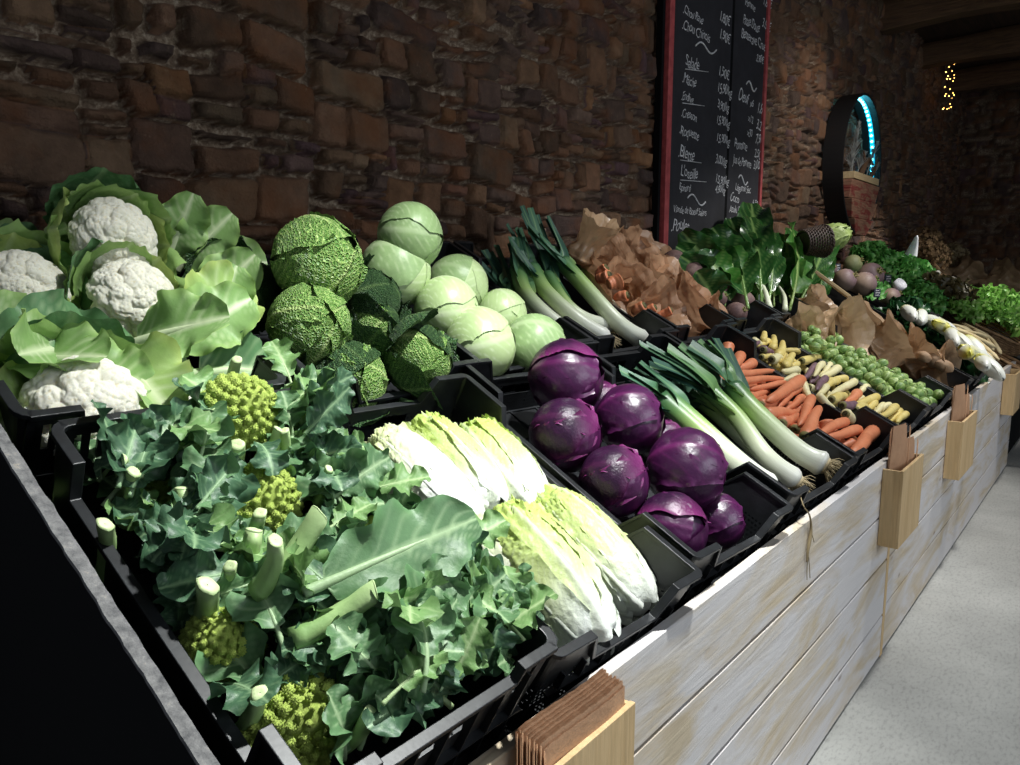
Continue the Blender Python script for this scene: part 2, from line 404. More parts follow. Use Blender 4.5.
def paper_bag(w, h, seed, flare=.0):
    """a flat folded kraft bag standing on its edge: double sheet with pinked mouth and a slight wave"""
    r = random.Random(seed); nu, nv = 14, 10; g = G()
    ph = 1.2+r.uniform(-.15, .15); am = r.uniform(.0016, .0024)
    def sheet(off):
        P = np.zeros((nu, nv, 3))
        for i in range(nu):
            for j in range(nv):
                a = i/(nu-1); b = j/(nv-1)
                top = h+(.0007 if i % 2 else -.0005)*(j == nv-1)
                P[i, j] = ((a-.5)*w, off+am*math.sin(a*5+ph)*b+flare*b*b*(a-.3), b*top)
        return P
    g.grid(sheet(-.0009)); g.grid(sheet(.0009), flip=True)
    for a in (-.5, .5): g.box((a*w, 0, h*.5), (.0006, .0016, h*.98))
    return g
# ---- holders and the folded bags in them
bag_box(.535, .865, .684, .245, .060, 'plywood pocket in the foreground, filled with a thick wad of folded brown bags')
bag_box(2.452, 2.735, .680, .244, .058, 'plywood pocket on the plank front below the parsnips, two bunches of brown bags sticking up')
bag_box(3.490, 3.83, .668, .244, .058, 'plywood pocket on the plank front in front of the brussels sprouts crates')
bag_box(5.19, 5.50, .682, .242, .062, 'plywood pocket at the far end of the plank front, no bags showing')
r = random.Random(3)
for k in range(15):
    o = paper_bag(.186-.002*(k % 3), .27, k, 0).build('paper_bag', M_KRAFT, None)
    o.matrix_world = Matrix.Translation((.757+r.uniform(-.003, .003), -.0135-k*.0027, .452+(.004*(k % 2))-.0006*k+r.uniform(-.002, .002))) @ Matrix.Rotation(r.uniform(-.006, .006), 4, 'Z')
    tag(o, 'folded brown paper bag in the thick wad in the foreground plywood pocket', 'paper bag', 'folded bags in the foreground pocket')
def bunch(x0, z0, zs, lab, grp):
    for k, (dx, w, h, lean, y) in enumerate(zs):
        w = w*.82; y = -.018-(y+.03)*.25-.010*(k >= 3)
        o = paper_bag(w, h, k+20, .02).build('paper_bag', M_KRAFT, None)
        o.matrix_world = Matrix.Translation((x0+dx, y, z0)) @ Matrix.Rotation(lean, 4, 'Y') @ Matrix.Rotation(-.30-.04*(k % 3), 4, 'Z')
        tag(o, lab, 'paper bag', grp)
bunch(2.56, .449, [(-.02, .125, .352, .03, -.012), (-.015, .125, .345, .04, -.017), (-.010, .122, .338, .03, -.022), (.05, .15, .298, .05, -.030), (.055, .15, .292, .04, -.035), (.06, .14, .285, .07, -.040)],
      'folded brown paper bag in the pocket on the plank front below the parsnips', 'folded bags in the pocket below the parsnips')
bunch(3.62, .437, [(-.03, .135, .368, .02, -.012), (-.025, .13, .36, .04, -.018), (-.02, .13, .35, .03, -.024), (.06, .15, .315, .05, -.034), (.065, .145, .305, .07, -.040)],
      'folded brown paper bag in the pocket in front of the brussels sprouts', 'folded bags in the pocket in front of the sprouts')
# ================================================================== CRATES
def plastic(name, mode):
    m = Mat(name); oc = m.obj()
    m.base(m.ramp(m.noise(oc, 25, 6, .7), [(.35, srgb(20, 21, 23)), (.6, srgb(30, 32, 35)), (.78, srgb(58, 60, 62))]))
    m.set(Roughness=.42, Specular_IOR_Level=.5); m.bump(m.noise(oc, 120, 3), .08, .002)
    if mode:
        u = m.n('ShaderNodeSeparateXYZ'); m.l(m.uv(), u.inputs[0])
        def grp(src, per, duty, off=0):
            return m.math('LESS_THAN', m.math('FRACT', m.math('ADD', m.math('DIVIDE', src, per), off)), duty)
        def rng(src, a, b): return m.math('MULTIPLY', m.math('GREATER_THAN', src, a), m.math('LESS_THAN', src, b))
        if mode == 1:   # clusters of small square holes
            row = m.math('FLOOR', m.math('DIVIDE', u.outputs[1], .0105))
            xs_ = m.math('ADD', u.outputs[0], m.math('MULTIPLY', row, .00475))
            f = m.math('MULTIPLY', grp(xs_, .0095, .56), grp(u.outputs[1], .0105, .52))
            f = m.math('MULTIPLY', f, grp(u.outputs[0], .074, .78))
            f = m.math('MULTIPLY', f, rng(u.outputs[1], .022, .088))
        else:           # rows of upright slots
            f = m.math('MULTIPLY', grp(u.outputs[0], .016, .42), m.math('ADD', rng(u.outputs[1], .035, .07), rng(u.outputs[1], .085, .115)))
            f = m.math('MULTIPLY', f, grp(u.outputs[0], .14, .66))
        tr = m.n('ShaderNodeBsdfTransparent'); mx = m.n('ShaderNodeMixShader'); m.l(f, mx.inputs[0]); m.l(m.p.outputs[0], mx.inputs[1]); m.l(tr.outputs[0], mx.inputs[2]); m.l(mx.outputs[0], m.out.inputs[0])
    return m.m
M_CR = plastic('black_crate_plastic', 0); M_CRH = plastic('black_crate_plastic_pierced', 1); M_CRS = plastic('black_crate_plastic_slotted', 2)
def crate(cx, u0, w, d, hl, hc, style, label, rot=0.0, seg=(.085, .125), group=None, lw=0.0, hls=None):
    """open crate: centre-front position (cx,u0) on the bed; raised corners, lower middle rims"""
    e = empty('vegetable_crate', BED @ Matrix.Translation((cx, u0+d/2, lw)) @ Matrix.Rotation(rot, 4, 'Z'), label=label, cat='crate', group=group)
    rr = .022 if style == 'A' else .012; ch = .004 if style == 'A' else .03; t = .004
    pts = []   # x, y, nx, ny, top, hole(z0,z1)|None
    hs_ = hls or hl
    def side(a, b, seg_, short, hl=hl):
        if short: hl = hs_
        a = np.array(a, float); b = np.array(b, float); L = np.linalg.norm(b-a); dr = (b-a)/L; nr = np.array([dr[1], -dr[0]])
        br = [(rr, hc), (seg_, hc), (seg_+ch, hl)]
        if short: br += [(L/2-.055, hl, 'h'), (L/2+.055, hl)]
        else: br += [(L/2-.02, hl)]
        br += [(L-seg_-ch, hl), (L-seg_, hc), (L-rr, hc)]
        out = []
        slots = []
        if style == 'A' and short:   # upright slots through the raised corners
            q = [(rr, hc)]
            for base in (seg_-.066, seg_-.046, seg_-.026): q += [(base, hc, 's'), (base+.010, hc)]
            q += br[1:-2]; base0 = L-seg_
            q += [(base0, hc)]
            for base in (base0+.016, base0+.036, base0+.056): q += [(base, hc, 's'), (base+.010, hc)]
            q += [br[-1]]; br = q
        for k in br:
            s_, top = k[0], k[1]; hole = None
            if len(k) > 2: hole = (hl-.048, hl-.022) if k[2] == 'h' else (hc-.062, hc-.020)
            p = a+dr*s_; out.append([p[0], p[1], nr[0], nr[1], top, hole])
        return out
    X0, X1, Y0, Y1 = -w/2, w/2, -d/2, d/2
    corners = [((X0, Y0), (X1, Y0), seg[0], True), ((X1, Y0), (X1, Y1), seg[1], False), ((X1, Y1), (X0, Y1), seg[0], True), ((X0, Y1), (X0, Y0), seg[1], False)]
    for ci, (a, b, sg, sh) in enumerate(corners):
        ps = side(a, b, sg, sh); pts += ps
        # rounded corner
        nx = corners[(ci+1) % 4]; c0 = np.array(b); d1 = np.array(b)-np.array(a); d1 = d1/np.linalg.norm(d1); d2 = np.array(nx[1])-np.array(nx[0]); d2 = d2/np.linalg.norm(d2)
        cc = c0-d1*rr+d2*rr
        for ang in (22.5, 45, 67.5):
            n_ = np.array([d1[1], -d1[0]])*math.cos(math.radians(ang))+np.array([d2[1], -d2[0]])*math.sin(math.radians(ang))
            p = cc+n_*rr; pts.append([p[0], p[1], n_[0], n_[1], hc, None])
    n = len(pts); taper = .012
    wall = G(); low = G(); rim = G(); arc = 0
    def P(k, z, off):
        x, y, nx_, ny_, top, _ = pts[k % n]; s_ = 1-taper*(1-z/hc)*0.0
        tp = -.010*(1-z/hc)
        return np.array([x+nx_*(off+tp), y+ny_*(off+tp), z])
    for k in range(n):
        a, b = pts[k], pts[(k+1) % n]; L = math.hypot(a[0]-b[0], a[1]-b[1])
        ta, tb = a[4], b[4]
        def col(za0, za1, zb0, zb1):
            B = [P(k, za0, 0), P(k+1, zb0, 0), P(k+1, zb0, -t), P(k, za0, -t)]; T = [P(k, za1, 0), P(k+1, zb1, 0), P(k+1, zb1, -t), P(k, za1, -t)]
            uv = [(arc, za0), (arc+L, zb0), (arc+L, zb0), (arc, za0), (arc, za1), (arc+L, zb1), (arc+L, zb1), (arc, za1)]
            wall.prism(B, T, uv=uv)
        if a[5]:
            z0, z1 = a[5]; col(0, z0, 0, z0); col(z1, ta, z1, tb)
        else: col(0, ta, 0, tb)
        arc += L
    # rim: rectangular section following the stepped top
    RO, RI, RT = .0065, -.0085, .0065
    top = [np.array([p[0], p[1], p[4]]) for p in pts]; Q = np.zeros((n, 4, 3))
    for k in range(n):
        x, y, nx_, ny_, tz, _ = pts[k]; nn = np.array([nx_, ny_, 0])
        tv = top[(k+1) % n]-top[k-1]; tv = tv/np.linalg.norm(tv); up = np.cross(nn, tv); up = up if up[2] > 0 else -up
        sl_ = 1/max(.6, up[2]) if style != 'A' else 1.0
        base = top[k]-up*RT*.5
        Q[k] = [base+nn*RO-up*RT*.5, base+nn*RO+up*RT*.7, base+nn*RI+up*RT*.7, base+nn*RI-up*RT*.5]
    rim.grid(Q, closeu=True, closev=True, flip=False)
    o = wall.build('crate_wall', M_CRH if style == 'B' else M_CR, e, smooth=False)
    o = rim.build('rim', M_CR, e, smooth=False); bevel(o, .0012)
    g = G(); g.box((0, 0, .006), (w-.02, d-.02, .006))
    for k in range(5): g.box((-w/2+.02+k*(w-.04)/4, 0, .010), (.006, d-.03, .006))
    for k in range(7): g.box((0, -d/2+.02+k*(d-.04)/6, .0101), (w-.03, .006, .006))
    g.build('base', M_CR, e, smooth=False)
    # outside ribs
    g = G()
    for k in range(1, 8):
        x = -w/2+k*w/8
        g.box((x, -d/2+.0005, hs_*.5), (.003, .0115, hs_-.012))
    for z in (hl*.33, hl*.66):
        g.box((0, -d/2-.0005, z), (w-.05, .011, .003))
    g.build('ribs', M_CR, e, smooth=False)
    return e
CR = {}
CR['rom'] = crate(.556, .052, .375, .600, .150, .205, 'A', 'tall black crate heaped with leafy romanesco, nearest in the front row', seg=(.075, .085), hls=.182)
CR['caul'] = crate(.545, .685, .40, .60, .150, .200, 'A', 'black crate full of cauliflowers in the back row against the wall, half out of frame', seg=(.075, .085), hls=.178)
CR['chi'] = crate(.985, .045, .40, .640, .108, .162, 'B', 'black crate holding six chinese cabbages between romanesco and red cabbages', rot=-.045)
CR['red'] = crate(1.435, .052, .43, .660, .108, .162, 'B', 'black crate of red cabbages in the front row', rot=-.05)
CR['leek'] = crate(1.935, .055, .46, .675, .108, .162, 'B', 'black crate of thick leeks in the front row between red cabbages and carrots', rot=-.03)
CR['car'] = crate(2.430, .055, .46, .680, .108, .162, 'B', 'black crate of loose orange carrots', rot=-.02)
CR['par'] = crate(2.910, .055, .46, .680, .108, .162, 'B', 'black crate of yellow carrots and parsnips with a few purple roots')
CR['spr'] = crate(3.390, .055, .46, .680, .108, .162, 'B', 'black crate filled with small green brussels sprouts')
CR['bagp'] = crate(3.880, .055, .46, .680, .108, .162, 'B', 'black crate covered by crumpled brown paper bags, right of the brussels sprouts')
CR['spi'] = crate(4.370, .055, .44, .680, .108, .162, 'B', 'black crate of dark leafy greens, next to the endives')
CR['sav'] = crate(1.060, .715, .44, .640, .108, .165, 'B', 'black crate of crinkled savoy cabbages in the back row')
CR['whi'] = crate(1.555, .740, .46, .620, .108, .165, 'B', 'black crate of smooth pale green cabbages in the back row')
CR['lk2'] = crate(2.045, .745, .46, .620, .108, .165, 'B', 'black crate of leeks in the back row against the stone wall')
CR['bagc'] = crate(2.540, .750, .46, .620, .108, .165, 'B', 'black crate lined with brown paper wrapping carrots, in the back row')
CR['beet'] = crate(3.030, .750, .46, .620, .108, .165, 'B', 'black crate of dark beetroots below the left edge of the blackboard')
CR['chard'] = crate(3.520, .750, .46, .620, .108, .165, 'B', 'black crate of glossy chard below the middle of the blackboard')
# ================================================================== LEAFY VEGETABLES
def leafmat(name, base, vein, tip=None, edge=None, rough=.5, net=0, netcol=None, netdark=None, trans=.15, bump=.35, nsc=14, basewhite=None, spec=.4, coat=0, sat=1):
    """v.r = vein strength, v.g = position from stem (0) to tip (1), v.b = closeness to the margin"""
    m = Mat(name); a = m.attr(); s = m.n('ShaderNodeSeparateColor'); m.l(a.outputs['Color'], s.inputs[0]); uv = m.uv(); oc = m.obj()
    col = m.mix(m.ramp(m.noise(oc, nsc, 5, .6), [(.3, 0), (.7, 1)]), tuple(k*.78 for k in base), tuple(min(1, k*1.14) for k in base))
    if tip: col = m.mix(m.ramp(s.outputs[1], [(.35, 0), (.95, 1)]), col, tip)
    if edge: col = m.mix(m.ramp(s.outputs[2], [(.72, 0), (1, .9)]), col, edge)
    h = m.noise(oc, nsc*5, 4, .6)
    if net:
        wv = m.n('ShaderNodeVectorMath', operation='ADD'); nn = m.n('ShaderNodeTexNoise'); nn.inputs['Scale'].default_value = net*.35; m.l(uv, nn.inputs['Vector'])
        sc = m.n('ShaderNodeVectorMath', operation='SCALE'); sc.inputs['Scale'].default_value = .8/net; m.l(nn.outputs['Color'], sc.inputs[0]); m.l(uv, wv.inputs[0]); m.l(sc.outputs[0], wv.inputs[1])
        d1 = m.voro(wv.outputs[0], net, 'DISTANCE_TO_EDGE'); 
        n1 = m.ramp(d1, [(.02, 1), (.10, 0)])
        col = m.mix(m.math('MULTIPLY', n1, .85), m.mix(m.ramp(d1, [(.1, 0), (.5, 1)]), netdark or base, col), netcol or vein)
        h = m.math('ADD', m.math('MULTIPLY', m.ramp(d1, [(.0, 0), (.35, 1)]), .8), m.math('MULTIPLY', h, .25))
    col = m.mix(m.math('MINIMUM', m.math('MULTIPLY', s.outputs[0], .95), 1.0), col, vein)
    if basewhite: col = m.mix(m.ramp(s.outputs[1], [(.05, 1), (.42, 0)]), col, basewhite)
    m.base(col); m.set(Roughness=rough, Specular_IOR_Level=spec)
    if coat: m.set(Coat_Weight=coat, Coat_Roughness=.25)
    m.bump(h, bump, .006 if net else .003)
    if trans: m.translucent(col, trans)
    return m.m
c = srgb
M_SAVOY = leafmat('savoy_leaf', c(108, 152, 66), c(210, 226, 150), net=13, netcol=c(170, 202, 110), netdark=c(66, 110, 44), bump=.8, nsc=2.2, rough=.5, trans=.05)
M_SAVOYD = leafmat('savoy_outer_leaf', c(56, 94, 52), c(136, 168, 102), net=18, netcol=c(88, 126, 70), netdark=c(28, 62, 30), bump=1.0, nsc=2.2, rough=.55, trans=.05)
M_WHITE = leafmat('pale_cabbage_leaf', c(172, 196, 136), c(222, 232, 198), tip=c(186, 206, 150), rough=.36, trans=.05, bump=.15, nsc=1.6)
M_WHITED = leafmat('green_cabbage_leaf', c(148, 176, 120), c(204, 220, 176), rough=.4, trans=.05, bump=.2, nsc=1.6)
M_RED = leafmat('red_cabbage_leaf', c(56, 15, 55), c(104, 34, 90), edge=c(76, 24, 70), rough=.34, trans=0, bump=.3, nsc=1.8, spec=.6, coat=.15)
M_REDD = leafmat('red_cabbage_outer_leaf', c(44, 16, 46), c(84, 34, 74), edge=c(116, 42, 98), rough=.33, trans=0, bump=.4, nsc=2.6, spec=.5)
M_CHIN = leafmat('chinese_cabbage_leaf', c(216, 228, 166), c(240, 244, 232), tip=c(190, 212, 112), basewhite=c(244, 248, 240), rough=.4, trans=.12, bump=.5, nsc=22)
M_CHINW = leafmat('white_chinese_cabbage_leaf', c(240, 245, 226), c(250, 252, 246), tip=c(226, 236, 176), basewhite=c(246, 249, 244), rough=.4, trans=.12, bump=.45, nsc=22)
M_CAUL = leafmat('cauliflower_leaf', c(130, 166, 98), c(214, 226, 184), edge=c(152, 186, 106), rough=.5, trans=.22, bump=.3, nsc=12)
M_CAULY = leafmat('yellowing_cauliflower_leaf', c(156, 186, 108), c(218, 230, 186), edge=c(180, 200, 112), rough=.5, trans=.25, bump=.3, nsc=12)
M_CAULD = leafmat('dark_cauliflower_leaf', c(88, 128, 84), c(192, 212, 164), rough=.5, trans=.15, bump=.3, nsc=12)
M_ROML = leafmat('romanesco_leaf', c(90, 126, 84), c(170, 196, 150), edge=c(104, 146, 98), rough=.45, trans=.14, bump=.35, nsc=18)
M_ROMD = leafmat('dark_romanesco_leaf', c(66, 100, 72), c(146, 178, 134), rough=.45, trans=.1, bump=.35, nsc=18)
M_ROMY = leafmat('light_romanesco_leaf', c(120, 158, 96), c(188, 212, 156), rough=.48, trans=.2, bump=.35, nsc=18)
m = Mat('cut_stalk'); a = m.attr(); s_ = m.n('ShaderNodeSeparateColor'); m.l(a.outputs['Color'], s_.inputs[0])
m.base(m.mix(s_.outputs[0], m.mix(m.ramp(m.noise(m.obj(), 30, 4), [(.3, 0), (.7, 1)]), c(112, 152, 84), c(150, 184, 116)), c(204, 222, 166))); m.set(Roughness=.5, Subsurface_Weight=.0); m.bump(m.noise(m.obj(), 120, 3), .2, .003); M_STALK = m.m
m = Mat('cauliflower_curd'); oc = m.obj(); m.base(m.ramp(m.noise(oc, 12, 4), [(.3, c(232, 228, 204)), (.55, c(240, 238, 224)), (.75, c(234, 222, 180))])); m.set(Roughness=.8, Subsurface_Weight=.15, Subsurface_Scale=.01); m.p.inputs['Subsurface Radius'].default_value = (1, .9, .7)
m.bump(m.voro(oc, 230), .6, .002); M_CURD = m.m
m = Mat('romanesco_curd'); oc = m.obj(); m.base(m.ramp(m.noise(oc, 30, 4), [(.3, c(156, 182, 74)), (.7, c(192, 208, 106))])); m.set(Roughness=.7); m.bump(m.voro(oc, 380), .5, .0015); M_ROMC = m.m

def side_veins(lat, t, n, ang, width, off=0):
    q = (t-np.abs(lat)*ang)*n+off+(lat > 0)*.5
    d = np.abs(q-np.round(q)); return np.exp(-(d/width)**2)
def shell_leaf(g, r, psi=1.25, t1=3.4, axes=(1, 1, 1), phi=0., layer=0, seed=0, nu=36, nv=30, lift=.0, edge=.02, crink=.0, vn=7, pw=.5, t0=.12, ribh=.012, flare=0., tipcr=0., blunt=0., lump=.010, svs=.55):
    """a leaf wrapped over a ball from the stem (-z) across its crown"""
    t = np.linspace(0, 1, nu)[:, None]*np.ones((1, nv)); s = np.ones((nu, 1))*np.linspace(-1, 1, nv)[None, :]
    th = t0+t*(t1-t0); prof = np.sin(PI*(.10+.80*t))**pw
    jag = 1+.05*vnoise(np.stack([t*6, s*0+np.sign(s)*3, t*0+seed], -1), 1, seed, 2)
    lat = s*psi*prof*jag; P3 = np.stack([lat*2.2, t*4, t*0+seed*1.7], -1)
    d = np.stack([np.cos(lat)*np.sin(th), np.sin(lat), -np.cos(lat)*np.cos(th)], -1)
    rib = np.exp(-(lat/(.10*(1-.8*t)+.012))**2)*(1-.6*t); sv = side_veins(lat+.06*vnoise(P3, 1.5, seed+2, 2), t, vn, .42, .075, seed*.37)*(1-.5*np.abs(s))*(.35+.65*(1-t))*np.clip(np.abs(lat)*6, 0, 1)
    e = np.clip((np.abs(s)-.80)/.2, 0, 1)**2+np.clip((t-.9)/.1, 0, 1)**2
    wv = vnoise(np.stack([t*9+seed, s*3, s*0], -1), 1, seed+4, 2)
    rad = 1+.014*layer+lift*t+flare*t*t+ribh*rib+.006*sv+e*edge*(.5+1.2*wv)+lump*vnoise(P3, .8, seed+7, 2)
    if crink: rad = rad+crink*vnoise(P3, 5, seed+3, 3)
    if tipcr: rad = rad+tipcr*np.clip((t-.45)/.55, 0, 1)*(vnoise(P3, 7, seed+3, 3)+.5*vnoise(P3, 16, seed+5, 1))
    P = d*rad[..., None]*r
    if blunt: P[..., :2] *= np.minimum(2.2, np.maximum(.05, np.hypot(d[..., 0], d[..., 1]))**(-blunt))[..., None]
    cp, sp = math.cos(phi), math.sin(phi)
    P = P@np.array([[cp, sp, 0], [-sp, cp, 0], [0, 0, 1]])*np.array(axes)
    A = np.stack([np.clip(rib+svs*sv, 0, 1), t, np.clip(np.maximum(np.abs(s), t*1.0), 0, 1)], -1)
    g.grid(P, np.stack([lat*r+seed*.13, th*r], -1), A); return g
def ball(r, axes=(1, 1, 1), n=24, seed=0, amp=.02):
    th = np.linspace(0, PI, n)[:, None]*np.ones((1, 2*n)); ph = np.ones((n, 1))*np.linspace(0, 2*PI, 2*n, endpoint=False)[None, :]
    d = np.stack([np.sin(th)*np.cos(ph), np.sin(th)*np.sin(ph), -np.cos(th)], -1); rr = r*(1+amp*vnoise(d*2, 1, seed, 2))
    g = G(); g.grid(d*rr[..., None]*np.array(axes), np.stack([ph*r, th*r], -1), np.stack([th*0, th/PI, th*0], -1), closev=True); return g
def place(root, x, u, w, zdir, xdir=(1, 0, 0), s=1.0):
    root.matrix_world = BED @ frame((x, u, w), zdir, xdir, s); return root
def unit(v): v = np.array(v, float); return v/np.linalg.norm(v)
def make_cabbage(name, mats, seed, n=6, psi=1.2, t1=3.3, axes=(1, 1, .94), crink=0, edge=.02, vn=7, nu=40, nv=34, ribh=.012, outer=0, spread=1.0, lump=.018, svs=.55):
    rd = random.Random(seed); e = empty(name)
    ball(.965, axes, seed=seed).build('heart', mats[0], e)
    for k in range(n):
        g = G(); shell_leaf(g, 1, psi*rd.uniform(.85, 1.1), t1*rd.uniform(.82, 1.02), axes, k*2.4+seed, k, seed*10+k, nu, nv, lift=.0, edge=edge, crink=crink, vn=vn, ribh=ribh, lump=lump, svs=svs)
        g.build('wrapper_leaf', mats[0] if k < n-1 or len(mats) < 2 else mats[1], e)
    for k in range(outer):
        g = G(); shell_leaf(g, 1, .95*spread, 2.1, axes, k*2.1+seed*1.3, n, seed*10+k+50, nu, nv, lift=.05, edge=.14, crink=crink*1.4, vn=vn, ribh=.03, flare=.38, svs=svs)
        g.build('outer_leaf', mats[-1], e)
    return e
def use(proto, used, *a, **k):
    """first use moves the prototype itself, later ones are copies with copied parts"""
    if proto.name not in used: used.add(proto.name); r_ = proto
    else: r_ = copy_tree(proto)
    return r_
used = set()
# ---- white cabbages
wp = [make_cabbage('white_cabbage', [M_WHITE, M_WHITE], 2, n=6, psi=1.3, svs=1.1, vn=9), make_cabbage('white_cabbage', [M_WHITE, M_WHITED], 5, n=5, psi=1.35, svs=1.1, vn=9), make_cabbage('white_cabbage', [M_WHITED, M_WHITED], 8, n=6, psi=1.2, svs=1.1, vn=9)]
for (px, py, w_, r_, v, zd, lab) in [
    (410, 237, .30, .080, 2, (.5, -.8, .35), 'smooth pale green cabbage, highest of its pile, leaning on the crate back by the wall'),
    (396, 272, .215, .086, 1, (.2, -.7, .6), 'smooth green cabbage directly below the topmost one, touching the savoy cabbages'),
    (458, 285, .19, .079, 1, (-.3, -.5, .8), 'smooth pale cabbage in the back right of its pile, beside the leek leaves'),
    (447, 311, .175, .081, 0, (.5, -.7, .5), 'smooth pale cabbage in the centre of its pile, ringed by the other smooth ones'),
    (502, 315, .16, .066, 0, (-.2, -.8, .5), 'smallest smooth pale cabbage, next to the slotted rim of the back-row leek crate'),
    (480, 345, .145, .088, 0, (.6, -.5, .6), 'smooth pale cabbage at the front left of its crate, beside the front savoy cabbage'),
    (535, 347, .14, .084, 1, (.3, -.6, .7), 'smooth pale cabbage at the front right of its crate, just above the topmost red cabbage')]:
    c_ = use(wp[v], used); p = at(px, py, w_); place(c_, p[0], p[1], p[2], zd, (1, .3, .2), r_); tag(c_, lab, 'cabbage', 'smooth pale cabbages')
# ---- savoy cabbages
sp_ = [make_cabbage('savoy_cabbage', [M_SAVOY, M_SAVOY], 3, n=5, psi=1.25, crink=.020, edge=.10, vn=12, nu=70, nv=56, ribh=.04, lump=.035, svs=1.5),
       make_cabbage('savoy_cabbage', [M_SAVOY, M_SAVOYD], 6, n=4, psi=1.3, crink=.022, edge=.10, vn=12, nu=70, nv=56, ribh=.04, outer=3, lump=.035, svs=1.5)]
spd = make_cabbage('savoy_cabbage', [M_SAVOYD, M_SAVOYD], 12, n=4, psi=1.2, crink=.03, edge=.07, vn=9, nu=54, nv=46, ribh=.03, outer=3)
for (px, py, w_, r_, p_, zd, xd, lab) in [
    (317, 262, .275, .092, sp_[0], (.25, -.75, .55), (1, 0, .3), 'large round savoy cabbage on top of its pile, against the stone wall'),
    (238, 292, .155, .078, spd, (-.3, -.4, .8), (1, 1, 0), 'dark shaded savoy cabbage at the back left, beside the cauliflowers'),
    (310, 326, .185, .080, sp_[0], (.1, -.6, .75), (-1, .4, 0), 'savoy cabbage directly below the big top one, beside the romanesco leaves'),
    (346, 380, .105, .080, sp_[1], (-.1, -.5, .8), (.3, 1, 0), 'savoy cabbage at the front left corner of its crate, half sunk behind the rim'),
    (419, 358, .155, .072, sp_[1], (.35, -.75, .55), (1, .5, 0), 'savoy cabbage at the front right of its crate with one big veined leaf facing out'),
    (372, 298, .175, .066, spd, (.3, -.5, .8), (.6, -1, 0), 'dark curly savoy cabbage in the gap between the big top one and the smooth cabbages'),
    (372, 322, .135, .060, sp_[1], (0, -.6, .8), (1, -1, 0), 'small savoy cabbage wrapped in dark outer leaves in the middle of its crate')]:
    c_ = use(p_, used); p = at(px, py, w_); place(c_, p[0], p[1], p[2], zd, xd, r_); tag(c_, lab, 'cabbage', 'savoy cabbages')
# ---- red cabbages
rp = [make_cabbage('red_cabbage', [M_RED, M_REDD], 4, n=5, psi=1.25, t1=3.2, edge=.05, vn=6, ribh=.03, crink=.010), make_cabbage('red_cabbage', [M_RED, M_RED], 9, n=6, psi=1.15, t1=3.1, edge=.05, vn=6, ribh=.03, crink=.010),
      make_cabbage('red_cabbage', [M_REDD, M_RED], 14, n=5, psi=1.3, t1=3.3, edge=.06, vn=7, ribh=.03, crink=.012)]
for (px, py, w_, r_, v, zd, lab) in [
    (603, 404, .085, .060, 2, (0, -.3, .9), 'red cabbage mostly hidden behind the topmost one, at the crate right wall'),
    (663, 443, .085, .058, 2, (.3, -.3, .9), 'red cabbage mostly hidden between two larger ones, beside the leek leaves'),
    (566, 379, .170, .090, 0, (.3, -.7, .55), 'largest red cabbage at the very top of its pile, below the pale cabbages'),
    (565, 435, .125, .078, 2, (.2, -.7, .6), 'dull red cabbage at the left rim of its crate, second from the back'),
    (630, 420, .165, .078, 1, (.4, -.6, .6), 'red cabbage with a split pale-veined leaf, leaning towards the leeks'),
    (614, 481, .110, .072, 2, (.1, -.6, .75), 'glossy red cabbage at the left rim of its crate, above the frontmost one'),
    (718, 521, .080, .058, 1, (.5, -.5, .6), 'small red cabbage at the front right, tucked under the one with a pale nick'),
    (671, 530, .080, .074, 0, (-.2, -.7, .6), 'red cabbage nearest the plank front with scuffed dusty leaves'),
    (686, 470, .150, .086, 1, (.5, -.75, .35), 'big red cabbage with a pale nick in its leaf, right side of its pile')]:
    c_ = use(rp[v], used); p = at(px, py, w_); place(c_, p[0], p[1], p[2], zd, (1, .2, 0), r_); tag(c_, lab, 'cabbage', 'red cabbages')
# ---- chinese cabbages
def make_chinese(seed, mat, n=7):
    rd = random.Random(seed); e = empty('chinese_cabbage'); ax = (.066, .058, .150)
    ball(.95, (ax[0]*1.06, ax[1]*1.06, ax[2]*.97), seed=seed, n=20).build('heart', mat, e)
    for k in range(n):
        g = G(); shell_leaf(g, 1, rd.uniform(.95, 1.25), rd.uniform(2.5, 2.95), ax, k*2.4+seed, k*.9, seed*10+k, 84, 44, edge=.09, crink=.022, vn=13, ribh=.09, pw=.35, tipcr=.085, t0=.25, blunt=.38)
        g.build('leaf', mat, e)
    g = G(); an = np.linspace(0, 2*PI, 16, endpoint=False)
    g.tube([(0, 0, -.158), (0, 0, -.150), (0, 0, -.13)], [.014, .020, .034], 16, a=np.array([1, 1, 1.])); g.build('stem_end', M_CHINW, e); return e
cp_ = [make_chinese(21, M_CHIN), make_chinese(24, M_CHINW), make_chinese(27, M_CHIN)]
